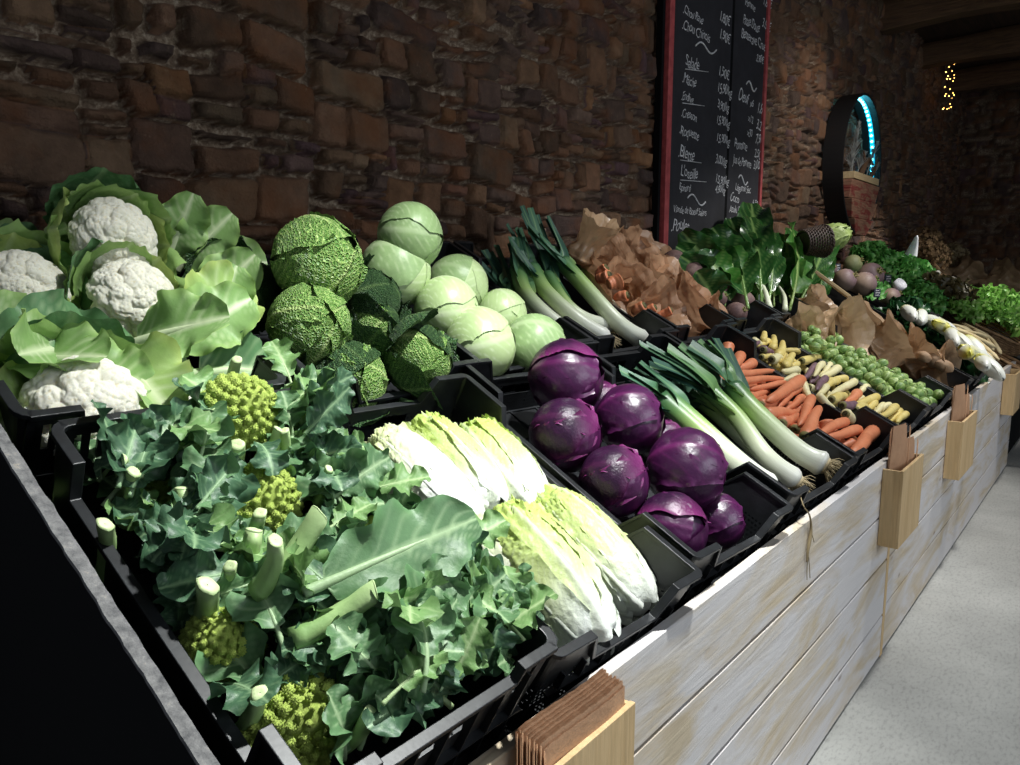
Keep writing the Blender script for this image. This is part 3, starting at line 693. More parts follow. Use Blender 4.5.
for (a, b, wa, wb, s_, v, rr_, lab) in [
    ((382, 440), (470, 530), .088, .075, 1.0, 1, .3, 'whitest chinese cabbage, back left of its crate'),
    ((420, 428), (492, 508), .085, .075, .92, 0, 1.4, 'yellow-green chinese cabbage in the middle of the back trio'),
    ((472, 436), (530, 506), .080, .070, .95, 2, 2.6, 'chinese cabbage at the back right of its crate, beside the red cabbages'),
    ((470, 530), (575, 640), .070, .058, 1.0, 1, 4.0, 'chinese cabbage partly hidden by the romanesco crate corner'),
    ((497, 518), (598, 645), .105, .090, 1.08, 0, 5.2, 'chinese cabbage with broad lime green leaves, front middle of its crate'),
    ((550, 505), (640, 605), .080, .068, 1.05, 2, .9, 'chinese cabbage at the front right of its crate, by the perforated wall')]:
    A_, B_ = at(*a, wa), at(*b, wb); L_ = np.linalg.norm(A_-B_); c_ = use(cp_[v], used); zd = unit(A_-B_); mid = (A_+B_)/2
    xd = rotm(zd, rr_)@unit(np.cross(zd, (0, 0, 1.)))
    f_ = frame(mid, zd, xd, s_); c_.matrix_world = BED @ f_ @ Matrix.Diagonal((1, 1, min(1.15, max(.85, L_/.30/s_)), 1)); tag(c_, lab, 'chinese cabbage', 'chinese cabbages')
# ================================================================== CAULIFLOWER AND ROMANESCO
def fib(n, zmin=-1., jit=0, rd=None):
    k = np.arange(n)+.5; z = 1-(1-zmin)*k/n; ph = k*2.399963; r_ = np.sqrt(np.maximum(0, 1-z*z)); P = np.stack([r_*np.cos(ph), r_*np.sin(ph), z], 1)
    if jit: P = P+RNG.randn(*P.shape)*jit; P /= np.linalg.norm(P, axis=1)[:, None]
    return P
def make_curd(seed):
    """domed curd of lumpy florets, radius 1"""
    n, mm = 120, 200; th = np.linspace(0, 1.75, n)[:, None]*np.ones((1, mm)); ph = np.ones((n, 1))*np.linspace(0, 2*PI, mm, endpoint=False)[None, :]
    d = np.stack([np.sin(th)*np.cos(ph), np.sin(th)*np.sin(ph), np.cos(th)], -1); F_ = d.reshape(-1, 3)
    h = np.zeros(len(F_))
    for cnt, rad, amp, jit in ((38, .33, .16, .06), (260, .125, .055, .03), (900, .062, .022, .012)):
        C_ = fib(cnt, -.4, jit); dot = F_@C_.T; dd = np.sqrt(np.maximum(0, 2-2*np.sort(-dot, axis=1)[:, 0]*-1)); h += amp*np.sqrt(np.maximum(0, 1-(dd/rad)**2))
    r_ = .84+h+.04*vnoise(F_*1.2, 1, seed, 2)
    P = (F_*r_[:, None]).reshape(n, mm, 3)*np.array([1, 1, .82]); g = G(); g.grid(P, closev=True, flip=True); return g
def spiky_head(seed, N=95, sub=26):
    """romanesco: spiral of cones, each a spiral of small cones; radius 1, height 1.15"""
    g = G(); rd = random.Random(seed); ga = 2.399963
    prof_r = lambda q: math.sin(min(1, q*.95)*PI/2)**.9; prof_z = lambda q: 1.12*(1-q**1.25)-.15*q
    n = 20; B = np.zeros((n, 28, 3)); an = np.linspace(0, 2*PI, 28, endpoint=False)
    for i in range(n):
        q = i/(n-1); B[i] = np.stack([np.cos(an)*prof_r(q)*.92, np.sin(an)*prof_r(q)*.92, np.full(28, prof_z(q)*.95-.03)], 1)
    g.grid(B, closev=True)
    ca = np.arange(6)*PI/3; unitc = np.concatenate([np.stack([np.cos(ca), np.sin(ca), 0*ca-.25], 1), [[0, 0, 1.]]]); cf = [(i, (i+1) % 6, 6) for i in range(6)]
    for k in range(1, N):
        q = (k/N)**.62; ph = k*ga; s = .045+.165*q**.9
        p = np.array([math.cos(ph)*prof_r(q), math.sin(ph)*prof_r(q), prof_z(q)]); dq = .02
        tn = np.array([prof_r(min(1, q+dq))-prof_r(q-dq), prof_z(q+dq)-prof_z(q-dq)]); nr = np.array([-tn[1], tn[0]]); nr /= np.linalg.norm(nr)+1e-9
        nrm = unit([math.cos(ph)*nr[0], math.sin(ph)*nr[0], nr[1]+.25])
        x = unit(np.cross(nrm, (0.3, .1, 1))); y = np.cross(nrm, x); Rm = np.stack([x, y, nrm], 1)
        # main cone body
        m_ = sub if q > .3 else sub//2
        an8 = np.arange(8)*PI/4; body = np.stack([np.stack([np.cos(an8)*rr, np.sin(an8)*rr, np.full(8, zz_)], 1) for rr, zz_ in ((.9, -.3), (.86, .1), (.55, .6), (.12, 1.02))])
        g.grid((body*s)@Rm.T+p, closev=True)
        for j in range(m_):
            t = ((j+.6)/m_)**.6; pj = j*ga+k; rr = .96*t; zz_ = 1.18*(1-t)**.9-.02; ss = (.12+.20*t)*1.15
            c_ = np.array([math.cos(pj)*rr, math.sin(pj)*rr, zz_]); nj = unit([math.cos(pj)*.9*t, math.sin(pj)*.9*t, .75])
            xj = unit(np.cross(nj, (.2, 1, .1))); yj = np.cross(nj, xj); Rj = np.stack([xj, yj, nj], 1)
            V = ((unitc*np.array([ss, ss, ss*1.25]))@Rj.T+c_)*s
            g.add(V@Rm.T+p, cf)
    return g
def blade(L, wid, seed, stalk=.25, sr=.006, curl=.6, ruff=.18, lob=.22, nu=26, nv=13, fold=.25, twist=0, halfcut=False):
    """one leaf: petiole running on into a raised midrib, lobed ruffled blade; base at origin, along +x, top +z"""
    rd = random.Random(seed); g = G(); t = np.linspace(0, 1, nu); s = np.linspace(-1, 1, nv)
    ang = .35-curl*t*1.5; dx = np.concatenate([[0], np.cumsum(np.cos(ang[:-1]))])/nu*L; dz = np.concatenate([[0], np.cumsum(np.sin(ang[:-1]))])/nu*L
    tb = np.clip((t-stalk)/(1-stalk), 0, 1); prof = np.sin(PI*(.06+.90*tb**.95))**.6*(t > stalk*.8)
    if halfcut: prof = prof*np.where(t < .72, 1, 1)
    P = np.zeros((nu, nv, 3)); A = np.zeros((nu, nv, 3)); p0 = rd.uniform(0, 9)
    for i in range(nu):
        for sd in (0,):
            jag = 1+lob*((np.abs(np.sin(tb[i]*9+p0+np.where(s > 0, 0, 1.1)))*2-1.1)*.75+np.sin(tb[i]*38+p0*2+np.where(s > 0, 0, 1.3))*.22)
        w_ = wid*prof[i]*jag*np.abs(s)**.9*np.sign(s)
        if halfcut and t[i] > .75: w_ = w_*1.0
        a_ = np.abs(s); rf = ruff*wid*(a_**2)*np.sin(tb[i]*12+np.where(s > 0, 0, 1.7)+p0)*prof[i]+ruff*.5*wid*a_**3*np.sin(tb[i]*29+p0*3+s)*prof[i]
        up = np.array([-math.sin(ang[i]), 0, math.cos(ang[i])]); z = fold*wid*prof[i]*a_**1.3+rf
        tw = twist*t[i]; y_ = w_*math.cos(tw)-z*math.sin(tw); z_ = w_*math.sin(tw)+z*math.cos(tw)
        P[i] = np.array([dx[i], 0, dz[i]])+np.outer(y_, (0, 1, 0))+np.outer(z_, up)
        lat = s*wid*prof[i]
        rib = np.exp(-(lat/(.055*wid*(1.2-t[i])+1e-4))**2); q = (tb[i]-np.abs(s)*.28)*7+.5*(s > 0); sv = np.exp(-((q-np.round(q))/.09)**2)*(1-.6*a_)*.6
        P[i] += np.outer(-.02*wid*sv, up); A[i] = np.stack([np.clip(np.maximum(rib, sv), 0, 1), np.full(nv, tb[i]), a_], 1)
    g.grid(P, np.stack([dx[:, None]+0*s, s[None, :]*wid+0*dx[:, None]], -1), A)
    k = int(nu*.9); pts = np.stack([dx[:k], 0*dx[:k], dz[:k]-sr*.4], 1)
    rad = sr*(1-.85*t[:k]); g.tube(pts, rad, 8, a=np.stack([np.full(k, 1.), t[:k]*0, t[:k]*0], 1)); return g
def stub(L, r0, r1, seed, bend=.2):
    """sawn-off leaf stalk with a pale cut face; base at origin along +x"""
    n = 9; t = np.linspace(0, 1, n); pts = np.stack([t*L, 0*t, bend*L*t*t*.5], 1); rad = r0+(r1-r0)*t; g = G()
    an = np.arange(14)*2*PI/14; shape = 1-.22*(np.cos(an-PI/2) > .3)   # flattened channel on the upper side
    sq = np.full(n, .82); g.tube(pts, rad, 14, a=np.stack([.05+.45*t**3, t, 0*t], 1), cap=True, squash=sq)
    tan = unit(pts[-1]-pts[-2]); tilt = (.35, -.25, .5)[seed % 3]; V_ = g.V[-1].reshape(n, 14, 3); cc0 = V_[-1].mean(0)
    V_[-1] += tan*((V_[-1]-cc0)@np.array([0, .6, .8]))[:, None]*tilt; V_[-2] += tan*((V_[-2]-V_[-2].mean(0))@np.array([0, .6, .8]))[:, None]*tilt*.5
    V_ += (np.array([0, 1, 1])*.0011)*np.sin(V_*400+seed)
    last = V_[-1]; c_ = last.mean(0)
    for f_, off, v in ((1.0, .0, .2), (.94, .0022, 1), (.55, .0032, 1), (.05, .0022, .9)):
        R_ = c_+(last-c_)*f_+tan*off
        g.add(R_, [], a=np.full(14, v))
    g.F.pop(); g.MI.pop()
    b = g.n-14*4
    for k in range(3):
        for i in range(14): g.F.append((b+k*14+i, b+k*14+(i+1) % 14, b+(k+1)*14+(i+1) % 14, b+(k+1)*14+i)); g.MI.append(0)
    b0 = g.n-14*5
    for i in range(14): g.F.append((b0+i, b0+(i+1) % 14, b0+14+(i+1) % 14, b0+14+i)); g.MI.append(0)
    return g
LIB = {}
def lib(key, fn, name, mat):
    """first call builds the mesh, later calls share it"""
    if key not in LIB: LIB[key] = fn().build(name, mat, None)
    o = LIB[key]
    if o is not None and not o.get('_taken'): o['_taken'] = 1; return o
    c_ = o.copy(); c_.name = name; COL.objects.link(c_); return c_
def attach(o, root, M):
    """M in bed coordinates"""
    o.parent = root; o.matrix_world = BED @ M; KIDS.setdefault(root.name, []).append(o); return o
VL = bpy.context.view_layer
# ---- cauliflowers
def cauliflower(px, py, w_, r_, zd, seed, lab, nleaf=9, open_=0.0, spin=0., skip=(), ls=1.0):
    rd = random.Random(seed); p = at(px, py, w_); e = empty('cauliflower', BED @ Matrix.Translation(p), label=lab, cat='cauliflower', group=None); VL.update()
    Fm = frame(p, zd, (1, .2, .1), 1.0); e.matrix_world = BED @ Fm; VL.update()
    Fs = Fm @ Matrix.Scale(r_, 4)
    attach(lib('curd%d' % (seed % 2), lambda: make_curd(seed), 'curd', M_CURD), e, Fs)
    for k in range(nleaf):
        if k in skip: continue
        ph = k*2.399963+spin+rd.uniform(-.2, .2); v = k % 4; lay = k/nleaf
        t1 = rd.uniform(1.75, 2.25)-open_
        def mk(v=v):
            g = G(); shell_leaf(g, 1.0, .80+.08*v, 1.92, (1, 1, 1), 0, 2, 40+v, 40, 30, lift=.18, edge=.11, crink=.025, vn=7, ribh=.10, flare=.14+.05*v, pw=.6, t0=.1); return g
        mt = (M_CAUL, M_CAULY, M_CAUL, M_CAULD)[v]
        o = lib('cl%d' % v, mk, 'leaf', mt)
        sc = (rd.uniform(.98, 1.12)+.10*(1-lay))*ls; tilt = rd.uniform(-.02, .30)+open_
        M = Fs @ Matrix.Translation((0, 0, -.12)) @ Matrix.Rotation(ph, 4, 'Z') @ Matrix.Rotation(tilt, 4, 'Y') @ Matrix.Scale(sc, 4) @ Matrix.Diagonal((1, 1, rd.uniform(.9, 1.12), 1))
        attach(o, e, M)
    return e, Fm
def stray(e, key, fn, mat, px, py, w_, d, up, sc=1.0, name='leaf'):
    """a leaf of plant e lying with its base at the given spot and pointing along d (bed coords)"""
    p = at(px, py, w_) if py is not None else px
    x = unit(d); z = np.array(up, float); z = unit(z-x*(z@x)); y = np.cross(z, x)
    return attach(lib(key, fn, name, mat), e, basis(x*sc, y*sc, z*sc, p))
CB = [('cb%d' % i, (lambda i=i: blade(.19, .062+.008*(i % 2), 60+i, stalk=.10, sr=.013, curl=(.2, .5, .8)[i % 3], ruff=.22, lob=.08, fold=.35)), (M_CAUL, M_CAULY, M_CAULD)[i % 3]) for i in range(4)]
cf1, _ = cauliflower(113, 243, .238, .077, (.15, -.85, .45), 1, 'cauliflower at the top of the heap by the wall, wrapped in tall leaves', 9, spin=.4, ls=.93)
cf2, _ = cauliflower(133, 302, .185, .074, (.2, -.62, .75), 2, 'cauliflower in the middle of the heap with the most open white head', 9, spin=1.1, ls=.94)
cf3, _ = cauliflower(22, 292, .175, .070, (.1, -.50, .8), 3, 'cauliflower at the left edge of the photo, its head half covered by leaves', 9, spin=2.0)
cf4, _ = cauliflower(88, 418, .135, .088, (.0, -.65, .7), 4, 'cauliflower at the front of its crate, behind the low black rim', 9, spin=.2)
cf5, _ = cauliflower(158, 408, .120, .062, (.2, -.5, .8), 5, 'small cauliflower wedged between the front one and the romanesco leaves', 8, spin=2.6)
rd = random.Random(5)
for (e_, px, py, w_, d, v) in [(cf2, 130, 345, .21, (.5, -.35, .30), 0), (cf2, 95, 330, .21, (-.7, -.35, .15), 2), (cf2, 178, 335, .20, (.75, .3, .35), 1), (cf2, 205, 345, .17, (.4, .4, .5), 0),
      (cf1, 70, 262, .20, (-.9, .1, .0), 2), (cf1, 40, 258, .18, (-.8, .1, .0), 3), (cf1, 165, 262, .20, (.25, .2, .75), 0), (cf1, 175, 270, .19, (.5, .1, .5), 0), (cf3, 50, 330, .19, (-.9, -.2, .1), 0), (cf3, 20, 330, .19, (.5, -.6, .0), 2),
      (cf3, 60, 350, .20, (-.6, -.5, .2), 3), (cf4, 40, 390, .16, (-.5, -.6, .1), 1), (cf4, 45, 375, .19, (.6, -.4, .0), 3), (cf4, 110, 352, .21, (.1, -.8, -.05), 1), (cf4, 150, 365, .19, (-.3, -.8, -.1), 0),
      (cf5, 190, 375, .17, (.7, -.2, .1), 2), (cf5, 165, 350, .2, (.7, .2, .2), 0), (cf2, 195, 315, .15, (.5, .1, .5), 0), (cf1, 185, 275, .15, (.8, -.1, .1), 3), (cf4, 10, 365, .17, (.3, -.5, .2), 0), (cf4, 20, 400, .12, (.5, -.4, .3), 1)]:
    key, fn, mt = CB[v]; stray(e_, key, fn, mt, px, py, w_-.03, d, (rd.uniform(-.3, .3), -.5, .8), rd.uniform(.8, 1.0))
# ---- romanesco
RB_ = [('rb%d' % i, (lambda i=i: blade(.115+.02*(i % 3), .036+.006*(i % 2), 80+i, stalk=(.28, .15, .35)[i % 3], sr=.0045, curl=(.3, .7, 1.0, .5)[i % 4], ruff=.38, lob=.34, fold=.30, nu=38, nv=15, twist=(.0, .5, -.6)[i % 3])), (M_ROML, M_ROMD, M_ROML, M_ROMY, M_ROMD)[i % 5]) for i in range(10)]
SB_ = [('sb%d' % i, (lambda i=i: stub(.09+.015*i, .0145, .0105+.0012*i, i, (.3, .7, .5)[i])), M_STALK) for i in range(3)]
ROM = []
heads = [(252, 402, .235, .050, (.2, -.45, .85), 'romanesco with a wide pointed head at the back of its crate, below the savoy cabbages'),
         (270, 493, .175, .050, (.1, -.35, .9), 'romanesco in the middle of the crate, its head framed by sawn stalks'),
         (376, 537, .165, .036, (.3, -.3, .9), 'romanesco half hidden above the big pale-ribbed leaf, beside the chinese cabbages'),
         (222, 634, .165, .038, (-.3, -.1, .9), 'romanesco near the left wall of its crate, its head partly in shade'),
         (308, 716, .165, .048, (.05, -.55, .8), 'romanesco nearest the viewer with a big spiky lime head'),
         (468, 632, .19, .029, (.5, -.6, .6), 'romanesco at the front right corner of its crate, only a narrow lime strip showing'),
         (158, 488, .130, .028, (-.2, -.2, .9), 'small romanesco deep in the shade at the back left of its crate')]
for i, (px, py, w_, r_, zd, lab) in enumerate(heads):
    p = at(px, py, w_-.02); Fm = frame(p, zd, (1, .2, .1), 1.0); e = empty('romanesco', BED @ Fm, label=lab, cat='romanesco'); VL.update(); ROM.append((e, p))
    attach(lib('rh%d' % (i % 2), (lambda i=i: spiky_head(i)), 'curd', M_ROMC), e, Fm @ Matrix.Translation((0, 0, -r_*.55)) @ Matrix.Rotation(i*1.3, 4, 'Z') @ Matrix.Scale(r_*1.12, 4))
def nearest(p): return min(ROM, key=lambda q: np.linalg.norm(q[1][:2]-np.array(p)[:2]))[0]
# explicit sawn stalks: cut-end pixel, direction on the bed, length factor
for (px, py, d, v, sc) in [(180, 402, (.2, .3, 1), 1, 1), (224, 413, (.6, .5, .8), 1, 1), (203, 447, (-.1, -.3, 1), 2, 1.05), (251, 443, (.5, .2, .9), 1, 1.05), (281, 429, (.5, .4, .9), 0, .95), (302, 437, (.4, -.2, 1), 1, .8),
      (311, 408, (.3, .5, 1), 0, .8), (140, 452, (.8, .6, .5), 1, 1), (142, 469, (.8, .5, .5), 0, 1), (120, 517, (.2, .1, .9), 2, .8), (191, 507, (.0, -.5, 1), 1, .8), (257, 522, (-.4, -.4, 1), 0, .9),
      (257, 558, (-.2, -.5, 1), 1, 1.0), (224, 574, (.9, -.3, .6), 2, 1.0), (227, 576, (-.5, -.5, .7), 0, .8), 
      (433, 622, (.7, .0, .8), 1, .8), (436, 655, (.5, -.3, .6), 2, .8), (403, 590, (.6, .3, .8), 0, .7), (237, 355, (.2, .3, 1), 1, .8), (335, 470, (.3, -.1, 1), 0, .7), (217, 380, (-.3, .3, 1), 0, .8)]:
    key, fn, mt = SB_[v]; dd = unit(np.array(d)*np.array([.8, .8, 1.3])); tip = at(px, py, .20 if px > 210 else .178); L_ = (.09+.015*v)*sc; base = tip-dd*L_
    if base[0] < .42 or base[0] > .73 or base[1] < .09: dd = unit([.12, .05, 1]); base = tip-dd*L_
    x = dd; z = unit(np.cross(x, (-dd[1], dd[0], .01))); y = np.cross(z, x)
    attach(lib(key, fn, 'sawn_stalk', mt), nearest(tip), basis(x*sc, y*sc, z*sc, base))
for (b_, t_, wb, wt, v, r_) in [((262, 600), (320, 526), .185, .235, 2, 1.0), ((256, 592), (301, 557), .19, .245, 1, 1.15), ((292, 640), (372, 608), .19, .212, 2, 1.0), ((330, 655), (358, 630), .17, .205, 0, .9), ((245, 728), (262, 706), .12, .18, 0, .9), ((345, 745), (378, 722), .12, .175, 0, .9), ((395, 715), (428, 668), .13, .19, 1, .9), ((402, 640), (436, 622), .16, .205, 0, 1.0)]:
    A_, B_ = at(*b_, wb), at(*t_, wt); L_ = np.linalg.norm(B_-A_); x = (B_-A_)/L_; z = unit(np.cross(x, (-x[1], x[0], .01))); y = np.cross(z, x); key, fn, mt = SB_[v]; s_ = L_/(.09+.015*v)
    attach(lib(key, fn, 'sawn_stalk', mt), nearest(B_), basis(x*s_, y*r_, z*r_, A_))
# big pale-ribbed leaf and others placed by eye
rd = random.Random(17)
def rleaf(px, py, w_, d, v, sc, up=(0, -.45, .9)):
    key, fn, mt = RB_[v]; p = at(px, py, w_); return stray(nearest(p), key, fn, mt, px, py, w_, d, up, sc)
stray(nearest(at(330, 575, .2)), 'bigleaf', lambda: blade(.20, .042, 99, stalk=.14, sr=.0055, curl=.12, ruff=.20, lob=.22, fold=.12, nu=34, nv=17), M_ROML, 305, 592, .225, at(455, 535, .215)-at(305, 592, .225), (0, -.45, .9), np.linalg.norm(at(455, 535, .215)-at(305, 592, .225))/.20)
stray(nearest(at(440, 600, .2)), 'bigleaf2', lambda: blade(.15, .042, 98, stalk=.14, sr=.005, curl=.2, ruff=.25, lob=.25, fold=.12, nu=34, nv=17), M_ROML, 385, 650, .20, (.9, .35, .1), (0, -.45, .9), 1.0)
for (px, py, w_, d, v, sc) in [(498, 640, .15, (.5, .3, .5), 0, .7), (508, 622, .15, (.3, .6, .5), 3, .7), (515, 640, .12, (-.3, .2, .9), 2, .6), (500, 655, .14, (.8, .1, .5), 4, .6), (490, 668, .13, (.3, .2, .8), 5, .7), (520, 625, .10, (-.2, .3, .9), 7, .8), (475, 680, .14, (.2, .1, .8), 1, .7), (455, 690, .14, (-.4, .2, .7), 6, .7), (440, 700, .14, (.5, .3, .6), 8, .7), (420, 715, .13, (.2, .1, .8), 9, .7), (400, 728, .13, (-.5, .3, .6), 0, .7), (385, 742, .12, (.3, .3, .7), 2, .7), (360, 750, .13, (.5, .5, .6), 5, .7), (345, 760, .12, (-.2, .4, .8), 7, .7), (505, 605, .16, (.1, .9, .3), 1, .7)]:
    rleaf(px, py, w_, d, v, sc)
# ring of leaves round every head, then loose ones filling the crate
for (px, py, w_, r_, zd, lab) in heads:
    c0 = at(px, py, w_)
    for k in range(9):
        a_ = k*2.4+rd.uniform(-.3, .3); d = np.array([math.cos(a_), math.sin(a_), rd.uniform(.1, .8)]); q = c0+np.array([math.cos(a_)*r_*.85, math.sin(a_)*r_*.85, -.045])
        if (q+unit(d)*.10)[0] < .39 or (q+unit(d)*.10)[1] < .08 or (math.sin(a_) < -.2 and k > 2): continue
        key, fn, mt = RB_[rd.randrange(10)]; stray(nearest(c0), key, fn, mt, q, None, 0, d, (-math.cos(a_)*.5, -math.sin(a_)*.5, 1), rd.uniform(.65, .95))
def pxl(q):
    P = sl(*q); k = MW.T@(P-EYE); return CX+FPX*k[0]/k[2], CY+FPX*k[1]/k[2]
def clear(q):
    for (px, py, w_, r_, zd, lab) in heads:
        c0 = at(px, py, w_)
        if np.linalg.norm((q-c0)[:2]-np.array([0.0, -.012])) < r_*1.12+.004: return False
    P_ = [pxl(q), pxl(q+np.array([0, 0, .03]))]
    for (px, py, w_, r_, zd, lab), hr in zip(heads, (34, 38, 24, 26, 44, 20, 14)):
        for a_, b_ in P_:
            if math.hypot(a_-px, b_-py) < hr and q[2] > w_-.09: return False
    return True
cnt = 0
while cnt < 290:
    x = rd.uniform(.41, .735); u_ = rd.uniform(.07, .64); lift = .5*(1-((x-.56)/.19)**2)
    w_ = rd.uniform(.10, .17)+.035*lift+(.02 if u_ < .2 else 0); q = np.array([x, u_, w_]); a_ = rd.uniform(0, 2*PI); d = np.array([math.cos(a_), math.sin(a_), rd.uniform(-.05, .55)])
    tipq = q+unit(d)*.095
    if not clear(q) or not clear(tipq) or not clear((q+tipq)/2) or tipq[0] < .395 or tipq[0] > .76 or tipq[1] > .72 or tipq[1] < .068: continue
    key, fn, mt = RB_[rd.randrange(10)]; stray(nearest(q), key, fn, mt, q, None, 0, d, (rd.uniform(-.5, .5), rd.uniform(-.9, 0), 1), rd.uniform(.5, .9)); cnt += 1
for k in range(26):   # small ones spilling towards the savoy crate and over the rims
    q = np.array([rd.uniform(.60, .76), rd.uniform(.50, .70), rd.uniform(.15, .22)]); a_ = rd.uniform(-.6, 2.2); key, fn, mt = RB_[rd.randrange(10)]
    if clear(q): stray(nearest(q), key, fn, mt, q, None, 0, (math.cos(a_), math.sin(a_), rd.uniform(.2, .8)), (0, -.5, 1), rd.uniform(.55, .8))
for k in range(20):   # and over the right wall towards the chinese cabbages
    q = np.array([rd.uniform(.66, .73), rd.uniform(.10, .5), rd.uniform(.14, .19)]); a_ = rd.uniform(-1.0, 1.0); key, fn, mt = RB_[rd.randrange(10)]
    if clear(q) and (q+.1*np.array([math.cos(a_), math.sin(a_), 0]))[1] > .12: stray(nearest(q), key, fn, mt, q, None, 0, (math.cos(a_), math.sin(a_), rd.uniform(.1, .6)), (0, -.5, 1), rd.uniform(.55, .8))
# ================================================================== LEEKS
m = Mat('leek_shaft'); a = m.attr(); s_ = m.n('ShaderNodeSeparateColor'); m.l(a.outputs['Color'], s_.inputs[0]); uv = m.uv()
col = m.ramp(s_.outputs[1], [(0, c(214, 206, 180)), (.04, c(238, 238, 228)), (.42, c(226, 234, 200)), (.66, c(170, 200, 120)), (.85, c(104, 146, 84)), (1, c(70, 112, 76))])
st = m.ramp(m.noise(m.mapping(uv, (3, 60, 1)), 3, 3, .5), [(.35, .88), (.65, 1.04)]); col = m.mix(1.0, col, st, 'MULTIPLY'); m.base(col); m.set(Roughness=.35); m.bump(m.noise(m.mapping(uv, (3, 60, 1)), 3, 3), .12, .002); m.translucent(col, .06); M_LEEK = m.m
def leekleaf(name, c0, c1, c2):
    m = Mat(name); a = m.attr(); s_ = m.n('ShaderNodeSeparateColor'); m.l(a.outputs['Color'], s_.inputs[0]); uv = m.uv()
    col = m.ramp(s_.outputs[1], [(0, c0), (.28, c1), (.8, c2)]); st = m.ramp(m.noise(m.mapping(uv, (6, 420, 1)), 1, 3, .5), [(.35, .82), (.65, 1.12)])
    col = m.mix(1.0, col, st, 'MULTIPLY'); col = m.mix(m.math('MULTIPLY', s_.outputs[0], .5), col, c(150, 186, 120)); m.base(col); m.set(Roughness=.42); m.bump(m.noise(m.mapping(uv, (6, 420, 1)), 1, 3), .2, .002); m.translucent(col, .15); return m.m
M_LKA = leekleaf('leek_leaf', c(172, 200, 126), c(104, 148, 98), c(76, 120, 92)); M_LKB = leekleaf('pale_leek_leaf', c(190, 212, 140), c(138, 174, 104), c(104, 150, 96)); M_LKC = leekleaf('dark_leek_leaf', c(104, 146, 98), c(72, 114, 88), c(58, 98, 82))
m = Mat('leek_roots'); m.base(c(196, 178, 140)); m.set(Roughness=.8); M_HAIR = m.m
def B3(px, py, w_): return at(px, py, w_)
def leek(path, rad, leaves, lab, grp, seed, bushy=1.0, roots=True):
    """path: bed points from root to where the shaft opens; leaves: list of (bed tip point, width, material, bend)"""
    rd = random.Random(seed); e = empty('leek', BED @ Matrix.Translation(path[0]), label=lab, cat='leek', group=grp); VL.update()
    pts = spline(path, 30); t = np.linspace(0, 1, 30); rad = rad*1.35; r_ = rad*(1.0+.22*np.exp(-(t/.10)**2)+.25*t**3); r_[0] *= .55; r_[1] *= .85
    base = pts[0].copy(); L0 = pts-base; g = G()
    g.tube(L0, r_, 18, a=np.stack([0*t, t, 0*t], 1), squash=1-.25*t); attach(g.build('shaft', M_LEEK, None), e, Matrix.Translation(base))
    end = pts[-1]; tan = unit(pts[-1]-pts[-3])
    leaves = list(leaves)+[(np.array(l_[0])+np.array([rd.uniform(-.03, .03), rd.uniform(-.03, .02), rd.uniform(-.03, .01)]), l_[1]*.85, l_[2], l_[3]) for l_ in leaves]
    for k, (tip, w_, mt, bend) in enumerate(leaves):
        tip = np.array(tip, float); st = pts[-1-int(7*(k % 3))//2-3]; mid = st+(tip-st)*.45+np.array([0, 0, bend]); d0 = unit(pts[-3]-pts[-6])
        ctr = spline([st, st+d0*np.linalg.norm(tip-st)*.18+(tip-st)*.08, mid, tip], 26); tt = np.linspace(0, 1, 26)
        T = np.gradient(ctr, axis=0); T /= np.linalg.norm(T, axis=1)[:, None]; w_ = w_*1.55; roll = rd.uniform(-.35, .35); nv = 9; s = np.linspace(-1, 1, nv); P = np.zeros((26, nv, 3))
        for i in range(26):
            side = unit(np.cross(T[i], (0, -.25, 1.))); up = np.cross(side, T[i]); rl = roll*tt[i]; sd = side*math.cos(rl)+up*math.sin(rl); un = up*math.cos(rl)-side*math.sin(rl)
            ww = w_*(.65+.35*math.sin(PI*min(1, tt[i]*1.1+.1)))*(1-.15*tt[i]); kf = rad*.9*(1-tt[i])**1.5+.35*ww*(.35)   # gutter fold
            P[i] = ctr[i]+np.outer(s*ww, sd)+np.outer((np.abs(s)**1.2)*kf-kf*.3+.0, un)*.9+np.outer(.0015*np.sin(tt[i]*9+s*2+seed), un)
        # cut end slightly slanted
        P[-1] += T[-1]*np.linspace(-.006, .008, nv)[:, None]
        mdr = np.exp(-(s/.10)**2); A = np.stack([np.ones(26)[:, None]*mdr[None], tt[:, None]*np.ones(nv)[None], np.zeros((26, nv))], -1)
        g = G(); g.grid(P-base, np.stack([tt[:, None]*.3+0*s[None], s[None]*w_+0*tt[:, None]], -1), A); g.grid(P-base-np.array([0, 0, .0012]), np.stack([tt[:, None]*.3+0*s[None], s[None]*w_+0*tt[:, None]], -1), A, flip=True)
        attach(g.build('leaf', mt, None), e, Matrix.Translation(base))
    if roots:
        g = G(); d = unit(pts[0]-pts[2]); x = unit(np.cross(d, (0, 0, 1.))); y = np.cross(d, x)
        th = np.linspace(0, PI/2, 5); g.tube([d*(-.004), d*.003, d*.006], [rad*.8, rad*.72, rad*.3], 12)
        for k in range(70):
            a_ = rd.uniform(0, 2*PI); q = rad*.62*math.sqrt(rd.random()); p0 = (x*math.cos(a_)+y*math.sin(a_))*q+d*.002; ln = rd.uniform(.016, .044)
            dr = unit(d+.9*(x*math.cos(a_)+y*math.sin(a_))*rd.uniform(.1, 1)+np.array([0, 0, rd.uniform(-.5, .1)])); kk = np.array([rd.uniform(-1, 1) for _ in range(3)])*.006
            g.tube([p0, p0+dr*ln*.5+kk, p0+dr*ln+kk*.5+np.array([0, 0, -.004])], [.0013, .0010, .0005], 4, cap=False)
        attach(g.build('roots', M_HAIR, None), e, Matrix.Translation(base))
    return e
GF, GB = 'thick leeks in the front-row crate', 'leeks in the back-row crate'
